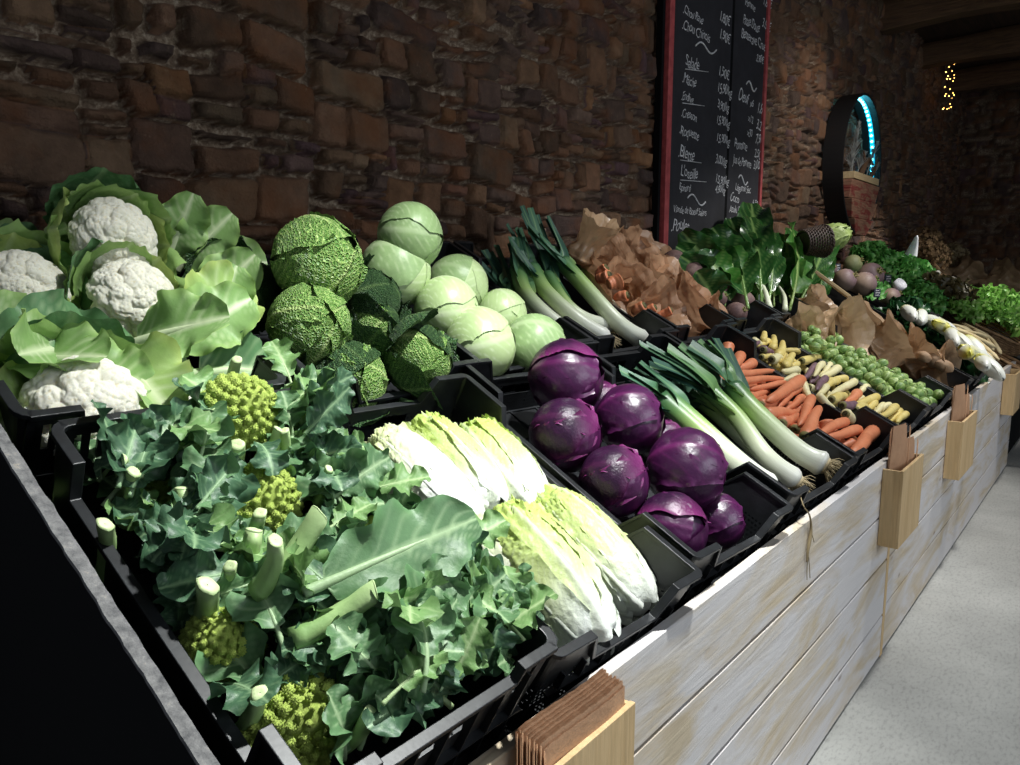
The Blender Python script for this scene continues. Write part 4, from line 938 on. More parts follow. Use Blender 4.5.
leek([B3(772, 492, .06), B3(735, 462, .085), B3(700, 430, .10), B3(664, 398, .115)], .026, [(B3(628, 372, .15), .024, M_LKA, .01), (B3(626, 385, .12), .022, M_LKC, .0), (B3(640, 362, .16), .022, M_LKA, .02)], 'leftmost thick leek in the front row, its root end behind the red cabbages', GF, 1)
leek([B3(798, 482, .065), B3(765, 455, .09), B3(735, 415, .115), B3(700, 382, .135)], .020, [(B3(655, 362, .18), .024, M_LKC, .01), (B3(648, 345, .19), .02, M_LKA, .02), (B3(668, 348, .20), .026, M_LKB, .02), (B3(680, 345, .19), .018, M_LKB, .02)], 'middle thick leek in the front row with a pale frayed top', GF, 2)
leek([B3(826, 466, .115), B3(797, 450, .112), B3(755, 412, .135), B3(733, 388, .15)], .024, [(B3(690, 345, .20), .032, M_LKA, .02), (B3(715, 338, .20), .022, M_LKC, .01), (B3(728, 348, .18), .016, M_LKC, .0), (B3(708, 340, .21), .018, M_LKB, .02)], 'right-hand thick leek lying on the others, its hairy root on the crate rim', GF, 3)
leek([B3(805, 462, .05), B3(775, 440, .06), B3(748, 415, .07), B3(730, 395, .085)], .018, [(B3(700, 370, .11), .02, M_LKC, .0), (B3(695, 360, .12), .018, M_LKA, .01)], 'lower leek in the front row crate, shaded below the right-hand one', GF, 4)
leek([B3(790, 478, .045), B3(750, 445, .05), B3(715, 412, .06), B3(690, 392, .075)], .018, [(B3(640, 395, .08), .02, M_LKC, .0), (B3(655, 378, .11), .02, M_LKC, .0)], 'lower leek in the front row crate, under the middle pale one', GF, 6)
leek([B3(645, 342, .08), B3(617, 322, .12), B3(583, 285, .17), B3(562, 262, .20)], .022, [(B3(528, 228, .28), .03, M_LKA, .0), (B3(548, 216, .30), .018, M_LKC, .0), (B3(540, 235, .27), .02, M_LKA, .0)], 'back-row leek at the right of its bunch, its root end touching the brown paper side', GB, 11)
leek([B3(612, 326, .09), B3(585, 318, .11), B3(565, 302, .13), B3(548, 275, .165)], .016, [(B3(530, 208, .30), .018, M_LKA, .0), (B3(522, 206, .30), .016, M_LKC, .0), (B3(537, 215, .28), .014, M_LKC, .0)], 'whitest back-row leek with a tall upright green top', GB, 12)
leek([B3(608, 340, .08), B3(575, 318, .11), B3(545, 290, .14), B3(532, 268, .17)], .020, [(B3(520, 228, .26), .020, M_LKA, .0), (B3(507, 224, .25), .012, M_LKC, .0), (B3(513, 240, .24), .012, M_LKC, .0)], 'back-row leek in the middle of its bunch', GB, 13)
leek([B3(585, 342, .07), B3(550, 318, .10), B3(525, 292, .13), B3(518, 270, .16)], .019, [(B3(518, 237, .24), .030, M_LKA, .0), (B3(509, 243, .22), .012, M_LKC, .0)], 'back-row leek at the left of its bunch with a broad square-cut leaf', GB, 14)
leek([B3(640, 332, .06), B3(610, 305, .08), B3(590, 280, .10), B3(582, 265, .12)], .016, [(B3(575, 243, .18), .016, M_LKC, .0), (B3(586, 238, .20), .012, M_LKA, .0), (B3(592, 250, .17), .010, M_LKC, .0)], 'lower back-row leek, its dark tip standing up beside the brown paper', GB, 15, roots=False)
for k, (a1, a2, w1, w2, wd) in enumerate([((510, 300), (475, 255), .13, .15, .026), ((505, 290), (470, 262), .12, .13, .024), ((512, 275), (492, 250), .14, .17, .018), ((520, 300), (484, 250), .11, .16, .022)]):
    pass
leek([B3(575, 345, .05), B3(540, 318, .07), B3(515, 298, .09), B3(505, 288, .11)], .017, [(B3(474, 258, .15), .028, M_LKC, .0), (B3(484, 250, .16), .024, M_LKC, .0), (B3(496, 245, .18), .02, M_LKA, .0)], 'back-row leek lowest in its bunch, dark leaves fanned out flat to the left', GB, 16, roots=False)
# ================================================================== CARROTS, PARSNIPS
def rootmat(name, c0, c1, ring):
    m = Mat(name); oc = m.obj(); a = m.attr(); s_ = m.n('ShaderNodeSeparateColor'); m.l(a.outputs['Color'], s_.inputs[0]); uv = m.uv()
    col = m.mix(m.ramp(m.noise(oc, 28, 5, .65), [(.3, 0), (.7, 1)]), c0, c1)
    rg = m.ramp(m.noise(m.mapping(uv, (260, 1.2, 1)), 1, 3, .7), [(.55, 0), (.75, .55)]); col = m.mix(rg, col, ring)
    m.base(col); m.set(Roughness=.5); m.bump(m.noise(m.mapping(uv, (260, 1.2, 1)), 1, 3), .25, .002); return m.m
M_CARR = rootmat('carrot_skin', c(206, 118, 78), c(222, 142, 102), c(170, 96, 66)); M_PARS = rootmat('yellow_root_skin', c(206, 182, 94), c(222, 204, 132), c(160, 136, 72)); M_PARW = rootmat('cream_root_skin', c(214, 202, 146), c(228, 220, 176), c(170, 150, 96)); M_PURP = rootmat('purple_root_skin', c(98, 72, 84), c(128, 98, 108), c(74, 52, 62))
m = Mat('root_crown'); a = m.attr(); s_ = m.n('ShaderNodeSeparateColor'); m.l(a.outputs['Color'], s_.inputs[0]); m.base(m.mix(s_.outputs[0], m.ramp(m.noise(m.obj(), 90, 4, .6), [(.35, c(96, 92, 50)), (.65, c(132, 124, 74))]), c(52, 54, 30))); m.set(Roughness=.8); M_CROWN = m.m
def root_geo(seed, rad=.016, L=.16, tip=.35, bend=.0):
    n = 22; t = np.linspace(0, 1, n); rd = random.Random(seed); g = G()
    pts = np.stack([t*L, bend*np.sin(t*PI)*L+.002*np.sin(t*7+seed), .002*np.cos(t*6+seed)], 1)
    r_ = rad*(1-(1-tip)*t**1.3)*(1+.03*np.sin(t*23+seed)); r_ = r_*np.minimum(1, np.sqrt(np.clip(t/.06, .08, 1)))*np.minimum(1, np.sqrt(np.clip((1-t)/.10, .02, 1))); g.tube(pts, r_, 14); return g
def crown_geo(rad):
    g = G(); an = np.arange(12)*PI/6; prof = [(.98, .006, 0), (.80, -.0015, 0), (.62, -.004, .3), (.42, -.005, 1), (.36, .0005, 1), (.22, -.004, .6), (.03, -.005, 1)]
    P = np.stack([np.stack([np.full(12, x_), np.cos(an)*rad*q, np.sin(an)*rad*q], 1) for q, x_, _ in prof]); A = np.stack([np.full((12, 3), v) for _, _, v in prof]); g.grid(P, None, A, closev=True, flip=True); return g
def root_veg(name, mt, crown, A, B, r_, lab, grp, v, cat):
    """A thick end, B tip (bed coords)"""
    A, B = np.array(A), np.array(B); L = np.linalg.norm(B-A); x = (B-A)/L; z = unit(np.array([.1, -.2, 1])-x*(x@np.array([.1, -.2, 1]))); y = np.cross(z, x)
    e = empty(name, BED @ basis(x, y, z, A), label=lab, cat=cat, group=grp); VL.update()
    o = lib('root%s%d' % (mt.name, v), lambda: root_geo(v*7+1, .016, .16, (.5, .6, .42)[v % 3], (.0, .03, -.025, .015)[v % 4]), 'root', mt)
    attach(o, e, basis(x*(L/.16), y*(r_/.016), z*(r_/.016), A))
    if crown: attach(lib('crown', lambda: crown_geo(.0125), 'crown', M_CROWN), e, basis(x*(r_/.016), y*(r_/.016), z*(r_/.016), A+x*.0015))
    return e
rd = random.Random(31)
def K(x, y): return 700+x/5.1, 330+y/5.1
def rpx(px, py, w_, rp):
    p = at(px, py, w_); Pw = sl(*p); return rp*float((MW.T@(Pw-EYE))[2])/FPX
carrots = [(140, 72, 150, 120, 30, 0, .115), (190, 290, 218, 330, 24, 0, .08), (150, 232, 185, 275, 24, 0, .08), (215, 125, 152, 200, 27, 0, .115), (280, 168, 192, 200, 25, 0, .105), (230, 350, 345, 315, 27, 1, .09), (250, 375, 345, 352, 25, 0, .08),
    (160, 222, 388, 208, 23, 0, .115), (182, 262, 436, 247, 21, 0, .12), (440, 272, 250, 302, 18, 0, .105), (305, 382, 400, 372, 28, 1, .095), (518, 245, 335, 362, 30, 0, .125), (512, 290, 400, 392, 22, 0, .105), (528, 340, 440, 405, 21, 0, .095),
    (325, 425, 495, 425, 33, 1, .10), (415, 478, 505, 440, 32, 1, .095), (568, 338, 500, 488, 24, 0, .12), (480, 512, 560, 455, 34, 1, .09), (520, 400, 470, 410, 22, 0, .08), (612, 385, 532, 548, 30, 1, .12), (635, 458, 655, 500, 38, 0, .09), (600, 500, 560, 525, 26, 0, .075),
    (752, 462, 575, 552, 25, 0, .115), (818, 505, 640, 548, 27, 0, .11), (700, 570, 610, 560, 26, 0, .085), (785, 572, 695, 592, 27, 0, .09), (890, 500, 765, 630, 34, 0, .115), (740, 515, 800, 540, 22, 0, .08), (360, 470, 400, 480, 24, 0, .08), (740, 610, 700, 600, 22, 0, .07), (560, 470, 640, 520, 25, 0, .07), (400, 440, 330, 400, 25, 0, .07)]
for i, (x1, y1, x2, y2, rp, cr, w_) in enumerate(carrots):
    flipd = (i == 18+1)
    A = at(*K(x1, y1), w_); B = at(*K(x2, y2), w_-.012); 
    if (x1, y1) == (612, 385): A, B = at(*K(532, 548), w_), at(*K(612, 385), w_-.005)
    r_ = rpx(*K(x1, y1), w_, rp/5.1)*1.12; d = unit(B-A); L = np.linalg.norm(B-A)
    if L < .10 and not cr: B = A+d*.12+np.array([0, 0, -.03])
    if L < .10 and cr: B = A+unit(d+np.array([0, 0, -.25]))*.13
    lab = 'loose orange carrot in the heap of carrots' + (', its greenish crown end showing' if cr else ', smooth with no crown showing')
    root_veg('carrot', M_CARR, cr, A, B, r_, lab, 'loose carrots with crowns showing' if cr else 'loose carrots without crowns showing', i % 5, 'carrot')
for i in range(60):   # layer below
    x, u_ = rd.uniform(2.25, 2.60), rd.uniform(.10, .60); a_ = rd.uniform(-.8, .8)+(PI if rd.random() < .5 else 0); A = np.array([x, u_, rd.uniform(.05, .082)])
    B = A+np.array([math.cos(a_), math.sin(a_), 0])*.14; B[0] = min(max(B[0], 2.2), 2.6); B[1] = min(max(B[1], .09), .62)
    if np.linalg.norm(B-A) > .08: root_veg('carrot', M_CARR, 0, A, B, .017, 'loose orange carrot in the heap of carrots, smooth with no crown showing', 'loose carrots without crowns showing', i % 5, 'carrot')
# yellow ones: (x1,y1,x2,y2,r,crown,kind)
pars = [(375, 100, 375, 28, 22, 0, 0), (328, 55, 332, 15, 18, 0, 0), (400, 128, 424, 55, 23, 0, 0), (355, 55, 285, 80, 17, 0, 0), (268, 45, 300, 60, 17, 0, 1), (262, 78, 305, 62, 14, 1, 2), (320, 102, 375, 112, 27, 1, 2), (312, 138, 372, 128, 18, 1, 0), (365, 150, 420, 140, 24, 1, 1), (520, 112, 445, 92, 17, 0, 0),
    (395, 165, 435, 122, 20, 0, 0), (440, 185, 480, 125, 22, 0, 0), (470, 185, 515, 150, 18, 0, 0), (515, 158, 628, 138, 22, 1, 0), (505, 205, 420, 212, 20, 0, 1), (380, 182, 440, 190, 20, 0, 0), (590, 175, 530, 245, 17, 0, 2), (630, 168, 582, 235, 17, 0, 1), (670, 172, 605, 240, 18, 0, 1), (712, 195, 620, 240, 21, 0, 1),
    (640, 242, 590, 305, 18, 0, 2), (592, 235, 560, 270, 16, 0, 2), (705, 255, 625, 302, 20, 0, 0), (755, 245, 695, 238, 18, 0, 0), (552, 292, 600, 300, 23, 1, 1), (792, 258, 640, 350, 19, 0, 1), (525, 265, 545, 300, 20, 0, 1), (862, 290, 810, 318, 20, 0, 1), (812, 318, 742, 368, 24, 0, 3), (668, 356, 745, 330, 26, 1, 0), (740, 332, 685, 345, 20, 1, 0),
    (905, 335, 775, 385, 20, 0, 0), (725, 385, 800, 375, 26, 1, 2), (895, 365, 838, 408, 20, 0, 0), (790, 410, 850, 385, 28, 1, 0), (742, 428, 800, 445, 28, 1, 1), (935, 378, 885, 428, 18, 0, 1), (972, 378, 940, 395, 17, 0, 1), (1005, 388, 915, 445, 20, 0, 0), (1025, 412, 955, 475, 20, 0, 0), (1050, 425, 1000, 470, 18, 0, 0), (600, 325, 640, 355, 20, 0, 1), (830, 345, 790, 372, 18, 0, 1), (650, 285, 600, 330, 18, 0, 1), (500, 235, 450, 240, 18, 0, 1)]
for i, (x1, y1, x2, y2, rp, cr, kd) in enumerate(pars):
    w_ = .105+.012*((i*7) % 3)-.006; A = at(*K(x1, y1), w_); B = at(*K(x2, y2), w_-.006); r_ = rpx(*K(x1, y1), w_, rp/5.1)*1.12; d = unit(B-A); L = np.linalg.norm(B-A)
    if L < .09: B = A+unit(d+np.array([0, 0, -.2]))*.11
    nm = ('yellow', 'cream', 'purple', 'orange')[kd]
    root_veg('parsnip' if kd == 1 else 'carrot', (M_PARS, M_PARW, M_PURP, M_CARR)[kd], cr, A, B, r_, ('purple root lying among the yellow ones' if kd == 2 else 'single orange root lying among the yellow ones' if kd == 3 else nm+' root in the crate of yellow roots')+(', dark crown end showing' if cr else ', no crown showing'), ('%s roots in the yellow crate, crown %s' % (nm, 'showing' if cr else 'hidden')) if kd != 3 else None, i % 5, 'parsnip' if kd == 1 else 'carrot')
for i in range(55):
    x, u_ = rd.uniform(2.72, 3.08), rd.uniform(.10, .60); a_ = rd.uniform(.2, 1.2)+(PI if rd.random() < .5 else 0); A = np.array([x, u_, rd.uniform(.055, .088)]); B = A+np.array([math.cos(a_), math.sin(a_), 0])*.12; B[0] = min(max(B[0], 2.7), 3.08); B[1] = min(max(B[1], .09), .62)
    kd = rd.choice([0, 1, 1, 0]); nm = ('yellow', 'cream')[kd]
    if np.linalg.norm(B-A) > .07: root_veg('parsnip' if kd == 1 else 'carrot', (M_PARS, M_PARW)[kd], 0, A, B, .0155, nm+' root in the crate of yellow roots, no crown showing', '%s roots in the yellow crate, crown hidden' % nm, i % 5, 'parsnip' if kd else 'carrot')
# ================================================================== BRUSSELS SPROUTS
M_SPR = leafmat('sprout_leaf', c(136, 162, 88), c(206, 218, 160), edge=c(178, 198, 124), rough=.42, trans=.05, bump=.2, nsc=2)
M_SPR2 = leafmat('dark_sprout_leaf', c(104, 138, 72), c(186, 204, 138), edge=c(146, 174, 98), rough=.42, trans=.05, bump=.2, nsc=2)
sprouts = []
for v in range(5):
    e = empty('brussels_sprout'); g = ball(.93, (1, 1, 1.08), 14, v)
    for k in range(2): shell_leaf(g, 1, 1.2, 2.9, (1, 1, 1.08), k*2.4+v, k, v*9+k, 16, 13, edge=.05, vn=4, ribh=.04)
    g.build('heart', (M_SPR, M_SPR2)[v % 2], e); g = G()
    for k in range(2, 5): shell_leaf(g, 1, 1.15, 2.7, (1, 1, 1.08), k*2.4+v, k, v*9+k, 16, 13, edge=.07, vn=4, ribh=.05)
    g.build('outer_leaves', (M_SPR2, M_SPR)[v % 2], e); sprouts.append(e)
n_s = 0
for layer in range(2):
    for i in range(12):
        for j in range(17):
            x = 3.185+i*.0365+(.018 if j % 2 else 0); u_ = .10+j*.0345; 
            if x > 3.60: continue
            hump = .012*math.sin(PI*(x-3.16)/.45)
            if layer == 1 and rd.random() < .55: continue
            q = np.array([x+rd.uniform(-.006, .006), u_+rd.uniform(-.006, .006), (.090 if layer == 0 else .122)+hump+rd.uniform(-.007, .007)])
            if n_s >= 295: continue
            o = use(sprouts[rd.randrange(5)], used); place(o, q[0], q[1], q[2], (rd.uniform(-1, 1), rd.uniform(-1, .3), rd.uniform(.1, 1)), (rd.uniform(-1, 1), 1, 0), rd.uniform(.0165, .0215)); tag(o, 'small green brussels sprout in the crate heaped with sprouts', 'sprout', 'brussels sprouts'); n_s += 1
# ================================================================== PAPER SACKS, BEETS, CHARD
def paper(name, c0, c1, tr):
    m = Mat(name); oc = m.obj(); col = m.mix(m.ramp(m.noise(oc, 7, 5, .6), [(.3, 0), (.7, 1)]), c0, c1); m.base(col); m.set(Roughness=.38, Specular_IOR_Level=.55)
    m.bump(m.noise(oc, 45, 4, .6), .3, .005); m.translucent(col, tr); return m.m
M_SACKO = paper('thin_brown_paper', c(186, 142, 108), c(210, 168, 132), .35); M_SACK = paper('brown_bag_paper', c(176, 144, 110), c(204, 172, 136), .25)
def bedY(px, py, Y):
    r = MW @ np.array([px-CX, py-CY, FPX]); P = EYE+(Y-EYE[1])/r[1]*r; return np.array([P[0], (P-O)@U, (P-O)@W])
def crumple(P, seed, amp, f):
    r = random.Random(seed); h = np.zeros(P.shape[:-1])
    for k in range(9):
        d = unit([r.gauss(0, 1), r.gauss(0, 1), r.gauss(0, 1)]); fr = f*r.uniform(.6, 2.2); q = (P@d)*fr+r.uniform(0, 9); h += np.abs(q-np.round(q))*2/(fr/f)**.9
    return (h/9-.5)*amp*2
def sack(seed, w=.10, d=.08, h=.14, flare=.35, open_=.75, nu=30, nv=42):
    """crumpled open paper sack, base centre at origin, mouth towards +z"""
    t = np.linspace(0, 1, nu)[:, None]*np.ones((1, nv)); an = np.ones((nu, 1))*np.linspace(0, 2*PI, nv, endpoint=False)[None, :]
    rr = np.sqrt(np.clip(t/.16, 0, 1))*(1-.12*np.sin(t*PI)+flare*np.clip((t-.55)/.45, 0, 1)**1.3*(open_+.35*vnoise(np.stack([np.cos(an)*1.5, np.sin(an)*1.5, an*0+seed], -1), 1, seed, 2)))
    sqd = 1-.25*np.abs(np.cos(2*an))*0
    P = np.stack([np.cos(an)*rr*w*sqd, np.sin(an)*rr*d*sqd, t*h*(1+.18*vnoise(np.stack([np.cos(an)*2, np.sin(an)*2, an*0+seed*2.], -1), 1, seed+3, 2)*t)], -1)
    c1_ = crumple(P/w, seed, w*.42, .9); c2_ = crumple(P/w, seed+7, w*.13, 2.2); nrm = np.stack([np.cos(an), np.sin(an), 0*an+.2], -1)
    P = P+nrm*((c1_+c2_)*np.clip(t*5, 0, 1))[..., None]; g = G(); g.grid(P, np.stack([an*w, t*h], -1), closev=True); return g
def put_sack(px, py, w_, seed, W_, D_, H_, zd, mt, lab, grp=None, name='paper_bag', cat='paper bag', **k):
    p = at(px, py, w_) if py is not None else np.array(px); e = sack(seed, W_, D_, H_, **k).build(name, mt, None, smooth=False)
    Fm = frame(p, zd, (1, 0, 0)); e.matrix_world = BED @ Fm @ Matrix.Translation((0, 0, -H_*.5)); return tag(e, lab, cat, grp)
SK = [(590, 242, .235, 1, .070, .045, .17, (.1, -.1, 1), 'crinkled empty-looking brown paper standing upright behind the leeks, against the wall'),
      (628, 262, .13, 2, .105, .09, .16, (.0, -.5, .9), 'thin brown paper bag at the back with three carrot crowns in its mouth'),
      (662, 284, .11, 3, .10, .08, .13, (.1, -.3, .9), 'crumpled thin brown paper between the carrot bag and the beetroots'),
      (622, 296, .10, 4, .095, .09, .12, (-.2, -.7, .8), 'thin brown paper bag beside the back-row leek shafts, carrots inside'),
      (655, 318, .09, 5, .10, .09, .12, (.0, -.7, .8), 'thin brown paper bag at the front left of its crate with small carrots inside'),
      (690, 312, .10, 6, .11, .09, .13, (.2, -.6, .9), 'creased orange-brown paper bag at the front right of its crate'),
      (712, 322, .09, 7, .08, .07, .12, (.4, -.6, .8), 'corner of creased brown paper sticking out over the front rim'),
      (640, 255, .13, 8, .09, .07, .15, (.2, -.2, 1), 'thin brown paper rising at the back of its crate left of the beetroots'),
      (600, 268, .13, 9, .085, .08, .17, (-.1, -.5, .9), 'thin brown paper bag squeezed between the leek tops and the triple carrot bag'),
      (684, 300, .12, 10, .09, .08, .12, (.3, -.4, .9), 'peaked fold of orange-brown paper touching the beetroots')]
for (px, py, w_, sd, a, b, h, zd, lab) in SK: put_sack(px, py, w_, sd, a*1.25, b*1.25, h*1.1, zd, M_SACKO if sd > 1 else M_SACK, lab)
for i, (px, py, w_, rp, d) in enumerate([(622, 275, .215, 9, (.6, -.2, .4)), (612, 270, .20, 7, (.1, -.5, .6)), (609, 262, .215, 6, (.2, -.3, .8)), (647, 300, .18, 6, (.2, -.5, .8)), (658, 302, .175, 5, (.3, -.5, .8)), (674, 305, .18, 5, (.4, -.5, .7)), (697, 289, .19, 6, (.5, -.3, .7)), (718, 305, .16, 5, (.6, -.3, .6)), (630, 290, .165, 6, (.2, -.6, .5))]):
    A = at(px, py, w_); A[2] -= .02; r_ = rpx(px, py, w_, rp); B = A-unit(d)*.055; root_veg('carrot', M_CARR, 1, A, B, r_, 'carrot crown poking out of the thin brown paper bags in the back row', 'carrots wrapped in brown paper', i % 5, 'carrot')
m = Mat('beet_skin'); oc = m.obj(); m.base(m.ramp(m.noise(oc, 14, 7, .7), [(.3, c(74, 50, 52)), (.5, c(104, 78, 74)), (.72, c(140, 116, 104))])); m.set(Roughness=.7); m.bump(m.noise(oc, 60, 5, .7), .5, .004); M_BEET = m.m
m = Mat('turnip_skin'); a = m.attr(); s_ = m.n('ShaderNodeSeparateColor'); m.l(a.outputs['Color'], s_.inputs[0]); oc = m.obj()
m.base(m.mix(1.0, m.ramp(s_.outputs[1], [(0, c(164, 144, 118)), (.5, c(146, 124, 108)), (.8, c(124, 100, 106)), (1, c(110, 96, 84))]), m.ramp(m.noise(oc, 18, 6, .7), [(.3, .75), (.7, 1.1)]), 'MULTIPLY')); m.set(Roughness=.55); m.bump(m.noise(oc, 50, 4), .2, .003); M_TURN = m.m
m = Mat('green_swede_skin'); m.base(m.ramp(m.noise(m.obj(), 9, 5, .6), [(.3, c(96, 106, 66)), (.6, c(134, 134, 96)), (.75, c(110, 82, 84))])); m.set(Roughness=.6); M_SWEDE = m.m
def bulb(seed, r, tail=.4, n=22):
    th = np.linspace(0, PI, n)[:, None]*np.ones((1, 28)); ph = np.ones((n, 1))*np.linspace(0, 2*PI, 28, endpoint=False)[None, :]
    d = np.stack([np.sin(th)*np.cos(ph), np.sin(th)*np.sin(ph), -np.cos(th)], -1); rr = r*(1+.06*vnoise(d*1.5, 1, seed, 3)); P = d*rr[..., None]; k = np.clip(1-th/.7, 0, 1); P[..., 2] -= tail*r*k[..., :]**2; P[..., :2] *= (1-.35*k)[..., None]
    P[..., 2] -= r*.10*np.exp(-((PI-th)/.3)**2); g = G(); g.grid(P, None, np.stack([th*0, th/PI, th*0], -1), closev=True); return g
def bulb_thing(name, px, py, w_, rp, zd, mt, lab, cat, grp, seed, crown=True, tail=.4):
    p = at(px, py, w_); r_ = rpx(px, py, w_, rp); Fm = frame(p, zd, (1, .3, 0)); e = empty(name, BED @ Fm, label=lab, cat=cat, group=grp); VL.update()
    attach(bulb(seed, r_, tail).build('root', mt, None), e, Fm)
    if crown:
        g = G(); rr = random.Random(seed)
        g.tube([(0, 0, r_*.80), (0, 0, r_*.93), (0, 0, r_*1.0)], [r_*.30, r_*.26, r_*.16], 10)
        for k in range(5):
            a_ = k*1.3; g.tube([(math.cos(a_)*r_*.15, math.sin(a_)*r_*.15, r_*.93), (math.cos(a_)*r_*.24, math.sin(a_)*r_*.24, r_*1.18)], [r_*.06, r_*.045], 6)
        attach(g.build('crown', M_CROWN, None), e, Fm)
    return e
for i, (px, py, w_, rp, zd) in enumerate([(683, 258, .14, 9, (0, 0, 1)), (674, 262, .15, 12, (.2, -.6, .6)), (664, 268, .13, 9, (-.3, -.6, .6)), (692, 272, .15, 11, (.6, -.5, .3)), (705, 283, .14, 9, (.1, -.3, .9)), (720, 288, .13, 11, (.2, -.9, .3)), (719, 299, .11, 8, (.1, -.5, .8)), (742, 303, .11, 13, (.5, -.7, .3)), (736, 313, .09, 11, (-.2, -.6, .7)), (758, 311, .08, 8, (.4, -.3, .8)), (690, 262, .10, 10, (.4, 0, 1)), (730, 296, .09, 9, (0, -.3, 1)), (708, 270, .10, 10, (0, -.2, 1))]):
    bulb_thing('beetroot', px, py, w_, rp, zd, M_BEET, 'earthy dark beetroot in the pile between the brown paper bags and the chard', 'beetroot', 'beetroots', i)
M_CHARD = leafmat('chard_leaf', c(34, 76, 32), c(128, 160, 92), edge=c(44, 92, 38), rough=.25, trans=.10, bump=.5, nsc=14, spec=.6); M_CHARL = leafmat('bright_chard_leaf', c(58, 112, 40), c(160, 186, 110), rough=.35, trans=.2, bump=.45, nsc=14)
m = Mat('chard_stem'); m.base(m.ramp(m.noise(m.obj(), 20, 3), [(.3, c(206, 214, 176)), (.7, c(228, 230, 208))])); m.set(Roughness=.35); M_CSTEM = m.m
ch_root = empty('chard', BED @ Matrix.Translation((3.5, .95, .05)), label='big bundle of glossy dark green chard leaves with pale stems, below the blackboard', cat='chard'); VL.update()
def bedleaf(e, base, tip, wid, seed, mt, stalk=.22, sr=.008, ruff=.30, curl=.25, fold=.3, up=(0, -.8, .5), name='leaf'):
    L = np.linalg.norm(tip-base); x = unit(tip-base); z = unit(np.array(up)-x*(x@np.array(up))); y = np.cross(z, x)
    return attach(blade(L*1.04, wid*1.15, seed, stalk=stalk, sr=sr, curl=curl, ruff=ruff, lob=.06, fold=fold, nu=32, nv=15).build(name, mt, None), e, basis(x, y, z, base))
for i, (b, t_, wb, wt, wd, mt) in enumerate([((740, 300), (684, 232), .10, .26, .075, M_CHARD), ((745, 302), (700, 236), .11, .27, .07, M_CHARD), ((750, 300), (710, 234), .11, .28, .08, M_CHARD), ((755, 300), (728, 230), .11, .30, .075, M_CHARD), ((752, 305), (716, 252), .12, .24, .07, M_CHARL), ((757, 305), (748, 228), .11, .30, .08, M_CHARD), ((748, 308), (738, 262), .13, .22, .075, M_CHARD),
     ((762, 306), (744, 238), .14, .28, .07, M_CHARD), ((768, 309), (757, 248), .13, .26, .05, M_CHARD), ((790, 310), (768, 240), .12, .27, .085, M_CHARL), ((793, 311), (783, 252), .10, .25, .07, M_CHARL), ((797, 308), (812, 255), .10, .24, .06, M_CHARD), ((740, 296), (672, 250), .09, .20, .07, M_CHARD), ((735, 290), (665, 246), .08, .18, .06, M_CHARD), ((745, 295), (690, 258), .12, .19, .07, M_CHARD), ((765, 300), (730, 240), .15, .26, .06, M_CHARD)]):
    bedleaf(ch_root, at(*b, wb), at(*t_, wt), wd, 200+i, mt, up=(-.8+(i % 5-2)*.22, -.45, .35+(i % 3-1)*.2), sr=.008)
for i in range(16):
    px, py = 700+i*7, 300-8*abs(math.sin(i*2.1)); w1 = .13+.03*math.sin(i); bedleaf(ch_root, at(px+18, 306, .09), at(px-8+10*math.sin(i*1.7), 268-22*abs(math.sin(i*1.3)), .21), .075, 240+i, (M_CHARD, M_CHARD, M_CHARL)[i % 3], up=(-.8, -.5, .3+.4*math.sin(i)), sr=.006, stalk=.15)
for i, (b, t_, wb, wt) in enumerate([((770, 309), (753, 272), .15, .22), ((785, 310), (778, 285), .13, .17), ((800, 309), (806, 290), .11, .15)]):
    A, B = at(*b, wb), at(*t_, wt); g = G(); g.tube(spline([A-A, (B-A)*.5+np.array([0, -.01, .01]), B-A], 8), np.linspace(.014, .006, 8), 8); attach(g.build('stem', M_CSTEM, None), ch_root, Matrix.Translation(A))
# ---- bags on the crates right of the sprouts
for i, (px, py, w_, sd, a, b, h, zd, lab) in enumerate([(816, 307, .15, 11, .12, .09, .13, (.1, -.4, .9), 'crinkled brown bag behind the sprouts, beside the last chard leaf'), (804, 335, .11, 12, .07, .09, .12, (-.3, -.6, .8), 'small rolled brown bag mouth at the left, above the yellow roots'),
     (840, 335, .14, 13, .13, .12, .14, (-.2, -.8, .6), 'wide open brown bag lying towards the viewer with sprouts inside, above the sprouts crate'), (868, 327, .14, 14, .13, .12, .15, (.2, -.4, .9), 'tall shiny brown bag in the middle of the bag heap'),
     (890, 346, .13, 15, .13, .12, .18, (.2, -.5, .9), 'smooth brown bag to the right of the brussels sprouts'), (914, 357, .12, 16, .12, .10, .16, (.3, -.4, .9), 'brown bag with a torn ragged edge beside the dark greens'), (938, 371, .10, 17, .15, .12, .13, (.0, -.8, .6), 'open brown bag of potatoes at the front rim of its crate')]):
    put_sack(px, py, w_, sd, a*1.15, b*1.15, h, zd, M_SACK, lab)
for i, (px, py, w_) in enumerate([(818, 343, .17), (822, 345, .16), (815, 347, .16)]):
    o = use(sprouts[i], used); q = at(px, py, w_); place(o, q[0], q[1], q[2], (.2, -1, .4), (1, 0, 0), .020); tag(o, 'brussels sprout peeping out of the open brown bag above the sprouts crate', 'sprout', 'sprouts in the bag')
m = Mat('potato_skin'); m.base(m.ramp(m.noise(m.obj(), 20, 6, .7), [(.3, c(150, 118, 88)), (.7, c(184, 152, 118))])); m.set(Roughness=.7); m.bump(m.noise(m.obj(), 80, 4), .3, .003); M_POT = m.m
def potato(px, py, w_, rp, seed, lab, grp):
    p = at(px, py, w_); r_ = rpx(px, py, w_, rp); o = ball(r_, (1.35, 1, .9), 18, seed, .10).build('potato', M_POT, None); o.matrix_world = BED @ Matrix.Translation(p) @ Matrix.Rotation(seed, 4, 'Z'); tag(o, lab, 'potato', grp)
